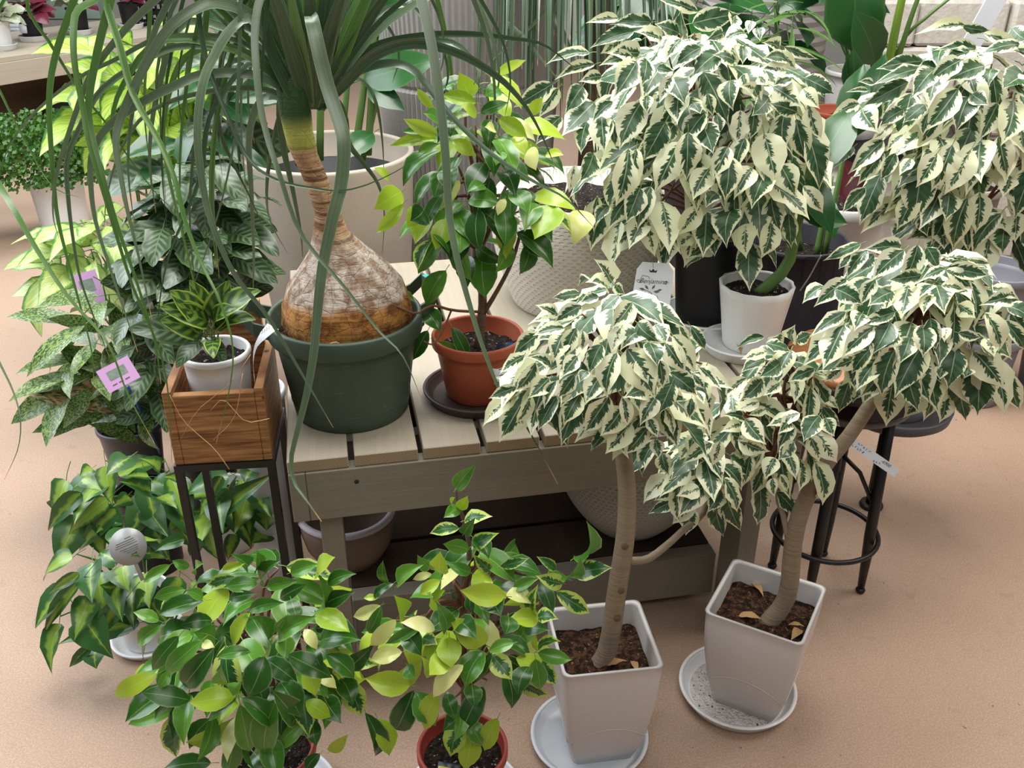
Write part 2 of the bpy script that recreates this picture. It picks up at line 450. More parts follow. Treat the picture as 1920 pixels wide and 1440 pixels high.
M['cool_white'] = plain('cool_white_plastic', C(214,219,226), 0.4, 0.45, 0.04)
M['greyblue'] = plain('grey_blue_plastic', C(132,132,142), 0.45, 0.45, 0.06)
M['dark_saucer'] = plain('dark_brown_plastic', C(62,50,48), 0.45, 0.45, 0.1)
M['dark_grey'] = plain('dark_grey_plastic', C(84,82,86), 0.45, 0.45, 0.08)
M['terracotta'] = plain('brick_red_plastic', C(166,82,56), 0.5, 0.4, 0.08)
M['red_pot'] = plain('dark_red_plastic', C(150,62,50), 0.45, 0.45, 0.08)
def mat_green_pot():
    k = NB('dusty_green_plastic'); co = k.coord('Object')
    n = k.noise(k.mapping(co, (30, 30, 90)), 1.0, 4.0, 0.7); b = k.noise(co, 7.0, 3.0)
    c = k.mix(b, C(52,70,58), C(76,92,78))
    c = k.mix(k.math('MULTIPLY', k.step(n, 0.6, 0.75), 0.35), c, C(128,140,128))
    return k.done(c, 0.5, 0.45)
M['green_pot'] = mat_green_pot()
M['concrete'] = plain('beige_cast_stone', C(180,170,156), 0.75, 0.25, 0.06, 7.0, 0.15, 120)
M['stone_pale'] = plain('carved_pale_stone', C(200,196,186), 0.85, 0.2, 0.16, 22.0, 0.8, 60)
M['ribbed'] = plain('grey_ribbed_fibre', C(150,147,144), 0.7, 0.3, 0.08, 6.0, 0.2, 90)
M['bowl'] = plain('worn_stone_bowl', C(120,102,88), 0.7, 0.3, 0.15, 8.0, 0.2, 70)
M['bowl_rim'] = plain('worn_bowl_rim', C(184,178,186), 0.6, 0.3, 0.06)
def mat_dimple(name, c1, nu, nv):
    k = NB(name); uv = k.sep(k.coord('UV'))
    row = k.math('MULTIPLY', uv[1], nv); fl = k.math('FLOOR', row)
    a = k.math('FRACT', k.math('ADD', k.math('MULTIPLY', uv[0], nu), k.math('MULTIPLY', fl, 0.5)))
    b = k.math('FRACT', row)
    dx = k.math('SUBTRACT', a, 0.5); dy = k.math('SUBTRACT', b, 0.5)
    d = k.math('SQRT', k.math('ADD', k.math('MULTIPLY', dx, dx), k.math('MULTIPLY', dy, dy)))
    h = k.step(d, 0.14, 0.34)
    k.bump(h, 0.7, 0.005)
    n = k.noise(k.coord('Object'), 14.0, 4.0)
    c = k.mix(n, tuple(x*0.86 for x in c1[:3]) + (1,), c1)
    return k.done(c, 0.72, 0.25)
M['dimple'] = mat_dimple('dimpled_white_stone', C(212,206,196), 64, 40)
M['dimple_fine'] = mat_dimple('dimpled_pale_stone', C(196,192,182), 84, 40)
M['scale_pot'] = mat_dimple('dark_scaled_ceramic', C(66,64,72), 18, 7)
M['paper'] = plain('white_card', C(232,236,242), 0.55, 0.3, 0.02)
M['pink_card'] = plain('pink_card', C(214,170,222), 0.5, 0.3, 0.04)
M['card_print'] = plain('grey_green_print', C(134,150,140), 0.55, 0.3, 0.25, 90)
M['card_label'] = plain('grey_print', C(104,104,108), 0.55, 0.3, 0.1, 60)
M['ink'] = plain('dark_ink', C(48,46,58), 0.6, 0.3, 0.1)
M['dark_card'] = plain('dark_photo_card', C(30,36,52), 0.35, 0.4, 0.3, 30)
M['card_yellow'] = plain('yellow_green_print', C(178,172,62), 0.4, 0.4, 0.4, 120)
M['card_blue'] = plain('blue_print', C(40,110,180), 0.4, 0.4, 0.2, 60)
M['card_pinkprint'] = plain('peach_print', C(222,168,150), 0.4, 0.4, 0.1)
M['clear_tag'] = plain('grey_translucent_tag', C(158,160,158), 0.3, 0.5, 0.03)
M['blue_plastic'] = plain('blue_plastic', C(36,86,150), 0.4)
M['teal'] = plain('teal_tape', C(64,170,150), 0.5)
M['wire'] = plain('grey_wire', C(150,150,160), 0.4, 0.5, 0.05, 20, metal=0.6)
M['dry_leaf'] = plain('dry_leaf', C(176,142,98), 0.7, 0.25, 0.2, 30)
M['fern'] = mat_leaf('fern_leaflet', (C(48,98,30), C(98,148,54)), trans=0.24)
M['wall'] = plain('grey_wall', C(176,174,170), 0.8, 0.2, 0.04, 2.0)
M['table_wood'] = mat_wood_paint('table_paint', C(172,160,142), C(194,184,166), (3, 60, 60))
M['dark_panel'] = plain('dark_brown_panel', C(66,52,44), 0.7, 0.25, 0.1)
M['brown_board'] = plain('brown_board', C(112,92,70), 0.7, 0.25, 0.08)
M['powder'] = mat_soil('white_sand', C(226,218,216), C(206,196,194), C(90,80,76))

# ------------------------------------------------------------------ the setting
structure('floor', MB().box(-5, 5, -1.5, 8.6, -0.05, 0.0), M['floor'])
structure('wall_back', MB().box(-5, 5, 8.4, 8.5, 0.0, 3.6), M['wall'])

# ------------------------------------------------------------------ leaf meshes (unit length: base at origin, tip at +Y, face +Z)
OUT = {
 'ficus': [(0,0.02),(.05,.22),(.16,.41),(.33,.5),(.52,.45),(.70,.29),(.85,.11),(.93,.04),(1,0.0)],
 'oval':  [(0,0.02),(.06,.2),(.18,.38),(.38,.5),(.58,.47),(.76,.32),(.89,.13),(.95,.05),(1,0.0)],
 'heart': [(0,0.16),(.04,.40),(.14,.49),(.30,.5),(.48,.42),(.66,.28),(.82,.14),(.93,.05),(1,0.0)],
 'lance': [(0,0.03),(.08,.2),(.22,.4),(.4,.5),(.58,.47),(.74,.35),(.88,.17),(.95,.07),(1,0.0)],
 'round': [(0,0.1),(.05,.33),(.18,.47),(.36,.5),(.56,.47),(.74,.37),(.89,.2),(.96,.1),(1,0.0)],
}
def leaf_mesh(name, mats, outline, width, arch, fold, twist=0.0, wave=0.0, petiole=0.16, bend=0.0, rng=None):
    o = OUT[outline]; mb = MB(); v = []; f = []; uv = []
    xs = (-1, -0.5, 0, 0.5, 1)
    ph = rng.uniform(0, 6.28) if rng else 0
    for (t, w) in o:
        hw = w*width
        for x in xs:
            z = arch*4*t*(1-t) + fold*abs(x)*hw + wave*abs(x)*math.sin(ph + t*13 + x*1.3)*hw
            X = x*hw; th = twist*(t-0.4)
            X, z2 = X*math.cos(th) - fold*0, z + X*math.sin(th)
            v.append((X + bend*4*t*(1-t)*0.5, t, z2))
    n = 5; m = len(o)
    for j in range(m-1):
        for i in range(4):
            f.append((j*n+i, j*n+i+1, (j+1)*n+i+1, (j+1)*n+i))
            uv.append(((i/4, o[j][0]), ((i+1)/4, o[j][0]), ((i+1)/4, o[j+1][0]), (i/4, o[j+1][0])))
    mb.add(v, f, uv)
    if petiole:
        mb.cur = 1
        r = 0.011
        mb.tube([(0, -petiole, -0.03), (0, -petiole*0.4, 0.006), (0, 0.03, 0.0)], [r, r*0.9, r*0.7], 3, False)
    return mb.mesh(name, mats)
LEAVES = {}
def leafset(key, mats, outline, n=4, width=0.5, arch=(0.04, 0.14), fold=(0.1, 0.3), tw=0.5, wave=0.08, petiole=0.16):
    r = random.Random(sum(map(ord, key)))
    LEAVES[key] = [leaf_mesh('leaf_'+key, mats, outline, width*r.uniform(0.88, 1.1), r.uniform(*arch), r.uniform(*fold),
                   r.uniform(-tw, tw), wave*r.uniform(0.3, 1.5), petiole, r.uniform(-0.08, 0.08), r) for _ in range(n)]
leafset('v', [M['vleaf'], M['petiole']], 'ficus', 10, 0.52, (0.04, 0.20), (0.0, 0.5), 0.9, 0.18)
for kk in ('dark', 'mid', 'lime', 'pale', 'var'):
    leafset('g'+kk, [M['gleaf_'+kk], M['petiole']], 'oval', 6, 0.5, (0.06, 0.22), (0.05, 0.5), 0.7, 0.08)
leafset('heart', [M['heart'], M['stem_green']], 'heart', 5, 0.62, (0.02, 0.12), (0.1, 0.35), 0.5, 0.06, 0.4)
leafset('calathea', [M['calathea'], M['stem_green']], 'round', 4, 0.52, (0.05, 0.14), (0.05, 0.3), 0.4, 0.22, 0.4)
leafset('calathea_lime', [M['calathea_lime'], M['stem_green']], 'round', 4, 0.46, (0.03, 0.14), (0.1, 0.4), 0.4, 0.12, 0.4)
leafset('dumb', [M['dumb'], M['stem_green']], 'lance', 4, 0.46, (0.05, 0.15), (0.1, 0.35), 0.4, 0.14, 0.3)
leafset('dumb_pale', [M['dumb_pale'], M['stem_green']], 'lance', 4, 0.42, (0.05, 0.15), (0.1, 0.35), 0.4, 0.14, 0.3)
leafset('speck', [M['speck'], M['stem_green']], 'lance', 4, 0.31, (0.05, 0.14), (0.1, 0.35), 0.4, 0.08, 0.3)
leafset('speck_pink', [M['speck_pink'], M['stem_green']], 'lance', 2, 0.3, (0.03, 0.1), (0.1, 0.3), 0.3, 0.06, 0.3)
leafset('begonia', [M['begonia'], M['stem_green']], 'round', 3, 0.75, (0.05, 0.15), (0.05, 0.2), 0.5, 0.2, 0.4)
leafset('begonia_pale', [M['begonia_pale'], M['stem_green']], 'round', 3, 0.75, (0.05, 0.15), (0.05, 0.2), 0.5, 0.2, 0.4)
leafset('big', [M['bigleaf'], M['stem_green']], 'lance', 3, 0.42, (0.04, 0.12), (0.1, 0.4), 0.3, 0.08, 0.2)
leafset('fine', [M['strap_fresh'], M['stem_green']], 'lance', 3, 0.1, (0.04, 0.15), (0.1, 0.4), 0.3, 0.05, 0.3)
leafset('dry', [M['dry_leaf'], M['dry_leaf']], 'ficus', 3, 0.36, (0.1, 0.2), (0.3, 0.7), 1.2, 0.3, 0.1)

def put_leaf(root, key, base, tip, nrm, width=1.0, rng=RNG, name='leaf', parent=None, variant=None):
    "a leaf blade from base to tip (world) facing nrm; shares mesh data"
    base = Vector(base); tip = Vector(tip)
    y = tip - base; L = y.length
    if L < 1e-5: return None
    y = y/L
    n = Vector(nrm); n = n - y*n.dot(y)
    if n.length < 1e-5: n = y.orthogonal()
    n.normalize(); x = y.cross(n)
    me = rng.choice(LEAVES[key]) if variant is None else LEAVES[key][variant]
    o = bpy.data.objects.new(name, me); COL.objects.link(o)
    o.parent = root
    b = base - root.location
    o.matrix_local = Matrix(((x.x*L*width, y.x*L, n.x*L, b.x), (x.y*L*width, y.y*L, n.y*L, b.y), (x.z*L*width, y.z*L, n.z*L, b.z), (0,0,0,1)))
    return o

def pick(mix, rng):
    t = rng.random()*sum(w for _, w in mix)
    for k, w in mix:
        t -= w
        if t <= 0: return k
    return mix[-1][0]

def crown(root, blobs, n, mix, L, rng, droop=0.7, front=0.72, hang=0.0, shell=(0.72, 1.0), minsep=0.035, used=None, branch_from=None, nbr=0, brmat=None, keymap=None):
    """leaves on the skin of ellipsoids. blobs: (px, py, Y, rx_px, ry_px, ry_m)"""
    E = []
    for (px, py, Y, rx, ry, rd) in blobs:
        c = at(px, py, Y); zc = Y*COS + (CAMH - c.z)*SIN
        E.append((c, rx*zc/FPX, rd, ry*zc/FPX))
    tot = sum(a*c for _, a, b, c in E)
    used = used if used is not None else []
    made = 0; tries = 0; ends = []
    while made < n and tries < n*30:
        tries += 1
        t = rng.random()*tot
        for (c, a, b, d) in E:
            t -= a*d
            if t <= 0: break
        u = Vector((rng.gauss(0,1), rng.gauss(0,1), rng.gauss(0,1))).normalized()
        if u.y > 0.15 and rng.random() < front: u.y = -u.y
        if u.z < -0.75: continue
        k = rng.uniform(*shell)
        p = c + Vector((u.x*a, u.y*b, u.z*d))*k
        if any((p-q).length < minsep for q in used): continue
        inside = False
        for (c2, a2, b2, d2) in E:
            if c2 is c: continue
            q = p - c2
            if (q.x/a2)**2 + (q.y/b2)**2 + (q.z/d2)**2 < 0.45: inside = True
        if inside: continue
        used.append(p); made += 1
        ln = rng.uniform(*L)
        out = Vector((u.x/a, u.y/b, u.z/d)).normalized()
        oh = Vector((out.x, out.y, 0)); oh = oh.normalized() if oh.length > 0.05 else Vector((rng.uniform(-1,1), -0.6, 0)).normalized()
        dr = droop*(1.0 - 0.55*max(0, out.z)) + rng.uniform(-0.25, 0.25)
        dirv = (oh*(1-abs(dr)*0.55) + Vector((0,0,-1))*dr + Vector((rng.uniform(-.45,.45), rng.uniform(-.3,.3), rng.uniform(-.15,.2)))).normalized()
        nrm = out + Vector((0, -0.35, 0.55)) + Vector((rng.uniform(-.4,.4), rng.uniform(-.4,.4), rng.uniform(-.2,.3)))
        base = p - dirv*(ln*0.35)
        key = pick(mix(out, rng) if callable(mix) else mix, rng)
        put_leaf(root, key, base, base + dirv*ln, nrm, rng.uniform(0.88, 1.12), rng)
        ends.append(base - dirv*ln*0.15)
    if branch_from is not None and nbr:
        rng.shuffle(ends)
        for e in ends[:nbr]:
            s0 = Vector(branch_from[rng.randrange(len(branch_from))])
            mid = s0.lerp(e, 0.5) + Vector((rng.uniform(-.02,.02), rng.uniform(-.02,.02), rng.uniform(0.0,.04)))
            part('branch', MB().tube(catmull([s0, mid, e], 6), [0.0045 - 0.003*k/6 for k in range(7)], 5), brmat or M['twig'], root, shift=root.location)
    return used

def twig(root, pts, r0, r1, mat=None, name='branch', n=7, ns=10):
    P = catmull(pts, ns)
    return part(name, MB().tube(P, [r0 + (r1-r0)*k/ns for k in range(ns+1)], n), mat or M['bark'], root, shift=root.location)

# ------------------------------------------------------------------ leaves read off one by one: base x y, tip x y, breadth, kind (in a crop's own pixels)
def blob_depth(blobs, px, py):
    best = None
    for (cx, cy, Y, rx, ry, rd) in blobs:
        q = 1 - ((px-cx)/rx)**2*0.8 - ((py-cy)/ry)**2*0.8
        y = Y - rd*0.9*math.sqrt(max(0.0, q)) if q > -0.4 else Y
        if best is None or y < best: best = y
    return best
def read_leaves(root, text, ox, oy, sc, blobs, keys, rng, off=0.0, W0=0.5, used=None):
    for i, rec in enumerate(text.split(',')):
        f = rec.split()
        if len(f) < 5: continue
        bx, by, tx, ty, w = [float(q) for q in f[:5]]
        key = keys[f[5]] if len(f) > 5 else keys['']
        w *= 1.24
        bx, by, tx, ty = bx - (tx-bx)*0.02, by - (ty-by)*0.02, tx + (tx-bx)*0.04, ty + (ty-by)*0.04
        bx, tx = ox + bx/sc, ox + tx/sc; by, ty = oy + by/sc, oy + ty/sc; w /= sc
        Y = blob_depth(blobs, (bx+tx)/2, (by+ty)/2) + off - 0.0006*(i % 12) + rng.uniform(-0.008, 0.008)
        ln = math.hypot(tx-bx, ty-by)
        m = at((bx+tx)/2, (by+ty)/2, Y); zc = Y*COS + (CAMH-m.z)*SIN
        pm = zc/FPX
        true = max(ln, min(w/0.56, ln*1.5))
        dep = math.sqrt(max(0, true*true - ln*ln))*pm*0.8 + 0.1*ln*pm
        b = at(bx, by, Y + dep*0.45); t = at(tx, ty, Y - dep*0.55)
        n = (CAMP - m).normalized() + Vector((rng.uniform(-.6,.6), rng.uniform(-.3,.3), rng.uniform(-0.1,.8)))
        put_leaf(root, key, b, t, n, (w*pm/(t-b).length)/W0, rng)
        if used is not None: used.append((b+t)/2)
GK = {'d': 'gdark', 'm': 'gmid', 'l': 'glime', 'p': 'gpale', 'v': 'gvar', '': 'gdark'}
VK = {'': 'v'}

# ------------------------------------------------------------------ pots
def round_pot(root, rt, rb, h, mat, rim=0.008, rimh=0.02, wall=0.004, z0=0.0, soil=None, soil_drop=0.03, wob=None, n=48, name='pot', bulge=0.0):
    pr = [(0.001, z0), (rb*0.96, z0), (rb, z0+0.003)]
    for k in range(1, 9):
        t = k/8; pr.append((rb + (rt-rim*(1 if rimh else 0)-rb)*t + bulge*math.sin(t*math.pi), z0 + 0.003 + (h-rimh-0.003)*t))
    if rimh: pr += [(rt-0.001, z0+h-rimh+0.001), (rt, z0+h-rimh+0.003), (rt, z0+h-0.003), (rt-0.002, z0+h)]
    pr += [(rt-wall-0.002, z0+h), (rt-wall-0.003, z0+h-0.004), (rb-wall+(rt-rim-rb)*0.3, z0+h*0.3), (0.001, z0+h*0.3)]
    p = part(name, MB().lathe(pr, n, wob=wob), mat, root)
    if soil is not None:
        zs = z0+h-soil_drop; t = (zs-z0)/h; rs = (rb + (rt-rim-rb)*t) - wall*0.5
        part('soil', MB().disc(rs, zs, 40, bump=0.003, rng=random.Random(3)), soil, root)
    return p
def saucer(name, label, loc, r, h, mat, group=None, rim=0.006):
    s = thing(name, label, 'saucer', loc, 0, group)
    pr = [(0.001, 0), (r*0.86, 0), (r*0.9, 0.003), (r-0.002, h-0.005), (r, h-0.003), (r-0.001, h), (r-rim, h), (r-rim-0.002, h-0.004), (r*0.84, 0.006), (r*0.82, 0.005), (0.001, 0.005)]
    part('dish', MB().lathe(pr, 56), mat, s)
    part('rim', MB().lathe([(r-rim*0.9, h-0.001), (r+0.0015, h-0.002), (r+0.002, h+0.001), (r, h+0.002), (r-rim, h+0.002)], 56, closed=True), mat, s)
    return s
def square_pot(root, wt, wb, h, mat, soil, z0=0.0, rz=0.0):
    def ring(w, z, rc=0.012, sag=0.0):
        out = []
        for q in range(4):
            a0 = q*math.pi/2
            for k in range(4):
                a = a0 + (k/3)*math.pi/2
                cx = (w-rc)*(1 if q in (0,3) else -1); cy = (w-rc)*(1 if q in (0,1) else -1)
                out.append((cx + rc*math.cos(a), cy + rc*math.sin(a), z))
        return out
    v = []; rings = []
    N = 10
    for k in range(N+1):
        t = k/N; w = wb + (wt-wb)*math.sin(min(1, t*1.02)*math.pi/2)**0.8
        rings.append(ring(w, z0 + h*t))
    rings.append(ring(wt+0.0015, z0+h+0.002)); rings.append(ring(wt-0.0045, z0+h+0.002)); rings.append(ring(wt-0.006, z0+h-0.004))
    for k in (7, 4):
        t = k/N; w = wb + (wt-wb)*math.sin(min(1, t*1.02)*math.pi/2)**0.8 - 0.005
        rings.append(ring(w, z0+h*t))
    n = 16; f = []
    for j in range(len(rings)-1):
        for i in range(n): f.append((j*n+i, j*n+(i+1) % n, (j+1)*n+(i+1) % n, (j+1)*n+i))
    f.append(tuple(range(n-1, -1, -1)))
    f.append(tuple((len(rings)-1)*n+i for i in range(n)))
    mb = MB().add([p for r in rings for p in r], f)
    pot = part('pot', mb, mat, root)
    # raised arc across the foot of each side
    for q in range(4):
        P = []
        for k in range(13):
            s = -1 + 2*k/12; zz = 0.30 + 0.12*(1-s*s)
            w = wb + (wt-wb)*math.sin(zz*1.02*math.pi/2)**0.8
            x = s*(w-0.004); y = -w-0.0002
            a = q*math.pi/2
            P.append((x*math.cos(a) - y*math.sin(a), x*math.sin(a) + y*math.cos(a), z0 + h*zz))
        part('ridge', MB().tube(P, 0.0012, 5), mat, pot)
    zs = z0+h*0.80; ws = wb + (wt-wb)*math.sin(0.8*math.pi/2)**0.8 - 0.006
    rr = random.Random(5); g = 12; vv = []; ff = []
    for j in range(g+1):
        for i in range(g+1):
            vv.append((-ws + 2*ws*i/g, -ws + 2*ws*j/g, zs + rr.uniform(-0.004, 0.004)))
    for j in range(g):
        for i in range(g): ff.append((j*(g+1)+i, j*(g+1)+i+1, (j+1)*(g+1)+i+1, (j+1)*(g+1)+i))
    so = part('soil', MB().add(vv, ff), soil, root)
    pot.rotation_euler = so.rotation_euler = (0, 0, rz)
    return pot, zs
def text_mesh(body, size, shear=0.0):
    cu = bpy.data.curves.new('lettering', 'FONT'); cu.body = body; cu.size = size; cu.shear = shear
    cu.align_x = 'CENTER'; cu.align_y = 'CENTER'; cu.resolution_u = 3
    o = bpy.data.objects.new('lettering', cu); COL.objects.link(o)
    bpy.context.view_layer.update()
    me = bpy.data.meshes.new_from_object(o.evaluated_get(bpy.context.evaluated_depsgraph_get()))
    bpy.data.objects.remove(o); bpy.data.curves.remove(cu)
    return me
def frame(origin, xdir, ydir):
    x = Vector(xdir).normalized(); y = Vector(ydir); y = (y - x*y.dot(x)).normalized(); z = x.cross(y)
    return Matrix(((x.x, y.x, z.x, origin[0]), (x.y, y.y, z.y, origin[1]), (x.z, y.z, z.z, origin[2]), (0,0,0,1)))

# ------------------------------------------------------------------ slatted bench
BT = 0.58; BYAW = math.radians(11.12); BF = Vector((-0.396, 1.418, 0))
bench = thing('slatted_bench', 'grey-beige painted wooden slatted bench carrying the potted plants', 'bench', BF, BYAW)
BLEN, BDEP = 0.985, 0.93
edges = [(0.0, 0.107), (0.118, 0.231), (0.241, 0.345), (0.356, 0.455), (0.465, 0.567), (0.578, 0.68), (0.691, 0.795), (0.806, 0.905), (0.916, 0.985)]
for (a, b) in edges:
    mb = MB().box(0, b-a, 0, BDEP, 0, 0.024, 0.0015)
    me = mb.mesh('board', [M['bench_top'], M['endgrain']], False)
    for p in me.polygons:
        if abs(p.normal.y) > 0.9: p.material_index = 1
    o = link('board', me, bench); o.location = (a, 0, BT-0.024)
def bpart(name, x0, x1, y0, y1, z0, z1, mat, b=0.0015):
    return part(name, MB().box(x0, x1, y0, y1, z0, z1, b), M[mat], bench, False)
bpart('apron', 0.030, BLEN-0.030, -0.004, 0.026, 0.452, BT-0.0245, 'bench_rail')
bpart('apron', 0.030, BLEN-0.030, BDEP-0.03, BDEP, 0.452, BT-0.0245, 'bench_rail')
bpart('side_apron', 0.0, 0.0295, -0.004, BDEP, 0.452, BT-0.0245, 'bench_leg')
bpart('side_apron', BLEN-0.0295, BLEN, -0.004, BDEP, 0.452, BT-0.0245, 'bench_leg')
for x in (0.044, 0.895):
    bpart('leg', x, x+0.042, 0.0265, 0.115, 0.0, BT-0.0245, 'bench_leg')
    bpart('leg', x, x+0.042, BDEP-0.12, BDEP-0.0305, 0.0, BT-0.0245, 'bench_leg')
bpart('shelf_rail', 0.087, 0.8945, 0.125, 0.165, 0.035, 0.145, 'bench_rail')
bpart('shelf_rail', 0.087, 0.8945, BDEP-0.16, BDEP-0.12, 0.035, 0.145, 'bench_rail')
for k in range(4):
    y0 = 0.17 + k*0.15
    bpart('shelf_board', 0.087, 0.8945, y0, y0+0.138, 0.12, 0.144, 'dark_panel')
bpart('back_panel', 0.087, 0.8945, BDEP-0.028, BDEP-0.012, 0.03, 0.45, 'dark_panel')  # added dark sheet, its colour stands in for shade under the bench
part('nail_hole', MB().lathe([(0.0001, 0), (0.0045, 0), (0.0045, 0.0006), (0.0001, 0.0006)], 10), M['ink'], bench).matrix_local = \
    Matrix.Translation((0.118, -0.0041, 0.527)) @ Matrix.Rotation(math.pi/2, 4, 'X')

# ------------------------------------------------------------------ ponytail palm in the green pot
PY = 1.62
palm = thing('ponytail_palm', 'ponytail palm with swollen bark base in a dusty dark green pot', 'potted plant', (-0.309, PY, BT))
pot = round_pot(palm, 0.1425, 0.108, 0.199, M['green_pot'], rim=0.012, rimh=0.036, wall=0.006)
for zz, rr in ((0.035, 0.1118), (0.128, 0.1228)):
    part('moulded_ring', MB().lathe([(rr, zz-0.0012), (rr+0.0016, zz), (rr, zz+0.0012), (rr-0.002, zz)], 56, closed=True), M['green_pot'], pot)
def handle(a, tape=None):
    ca, sa = math.cos(a), math.sin(a)
    def P(r, t, z): return Vector((r*ca - t*sa, r*sa + t*ca, z))
    mb = MB()
    arms = []
    path = [P(0.135, -0.045, 0.185), P(0.158, -0.043, 0.192), P(0.176, -0.032, 0.214), P(0.178, 0.032, 0.214), P(0.158, 0.043, 0.192), P(0.135, 0.045, 0.185)]
    for i in range(len(path)-1):
        p, q = path[i], path[i+1]
        d = (q-p).normalized(); up = Vector((0,0,1)); s = d.cross(up).normalized()
        v = []
        for e in (p - d*0.002, q + d*0.002):
            for (k, z) in ((-0.0025,-0.013),(0.0025,-0.013),(0.0025,0.013),(-0.0025,0.013)): v.append(e + s*k + up*z)
        mb.add(v, [(0,1,2,3),(7,6,5,4),(0,4,5,1),(1,5,6,2),(2,6,7,3),(3,7,4,0)])
    h = part('handle', mb, M['green_pot'], pot, False)
    if tape:
        c = (path[2]+path[3])/2 + Vector((0,0,0.0145))
        o = part('tape', MB().box(-0.006, 0.006, -0.016, 0.016, -0.001, 0.001), M['teal'], h); o.location = c; o.rotation_euler = (0, 0, a)
handle(math.radians(188)); handle(math.radians(32), True)
# caudex
prof = [(0.010, 0.10, 0), (0.112, 0.165, 0.0), (0.119, 0.19, 0.001), (0.116, 0.222, 0.002), (0.103, 0.255, 0.003), (0.080, 0.288, 0.003), (0.053, 0.318, -0.003), (0.031, 0.350, -0.014), (0.0215, 0.39, -0.017), (0.020, 0.425, -0.027), (0.0205, 0.46, -0.037), (0.0215, 0.493, -0.048), (0.024, 0.505, -0.05), (0.024, 0.53, -0.053), (0.026, 0.56, -0.055), (0.026, 0.60, -0.056), (0.016, 0.64, -0.056), (0.004, 0.66, -0.056)]
mb = MB(); n = 40; v = []; f = []
rr = random.Random(4)
for j, (r, z, dx) in enumerate(prof):
    for i in range(n):
        a = 2*math.pi*i/n
        k = 1 + 0.03*math.sin(3*a + j*0.7) + 0.02*math.sin(7*a + 1.3*j) + rr.uniform(-0.012, 0.012)
        v.append((r*k*math.cos(a) + dx + 0.004, r*k*math.sin(a), z))
for j in range(len(prof)-1):
    for i in range(n): f.append((j*n+i, j*n+(i+1) % n, (j+1)*n+(i+1) % n, (j+1)*n+i))
caud = part('caudex', mb.add(v, f), M['caudex'], palm)
part('soil', MB().disc(0.128, 0.158, 40, bump=0.004, rng=random.Random(9)), M['soil'], palm)
for pts in (((-0.03,-0.118,0.172), (-0.02,-0.13,0.185), (0.0,-0.126,0.196), (0.01,-0.121,0.19), (0.012,-0.124,0.165)), ((-0.04,-0.11,0.192), (-0.02,-0.121,0.186), (0.0,-0.122,0.19))):
    part('root', MB().tube(catmull(pts, 10), 0.002, 6), M['dry_leaf'], palm)
# paper price strip curling from the handle
P = [at(512, 612, 1.5), at(500, 622, 1.49), at(484, 640, 1.485), at(476, 662, 1.485), at(475, 690, 1.49), at(478, 716, 1.495)]
mb = MB(); PP = catmull(P, 14)
mb.ribbon(PP, [0.030*(1 - 0.02*k) for k in range(15)], [Vector((-0.45, -0.7, 0.75)).lerp(Vector((-0.95, -0.25, 0.15)), min(1, k/6)) for k in range(15)], 0.0)
strip = part('price_strip', mb, M['paper'], palm, shift=palm.location, label='white paper price strip')
for i, (dx, dy) in enumerate(((0, 0), (5, -3), (9, -5), (13, -8), (17, -11))):
    a = at(485+dx*1.05, 629+dy, 1.481); b = at(486+dx*1.05+1, 622+dy, 1.481)
    part('handwriting', MB().tube([a, a.lerp(b, 0.5) + Vector((0.001, 0, 0)), b], 0.0005, 4), M['ink'], strip, shift=palm.location)

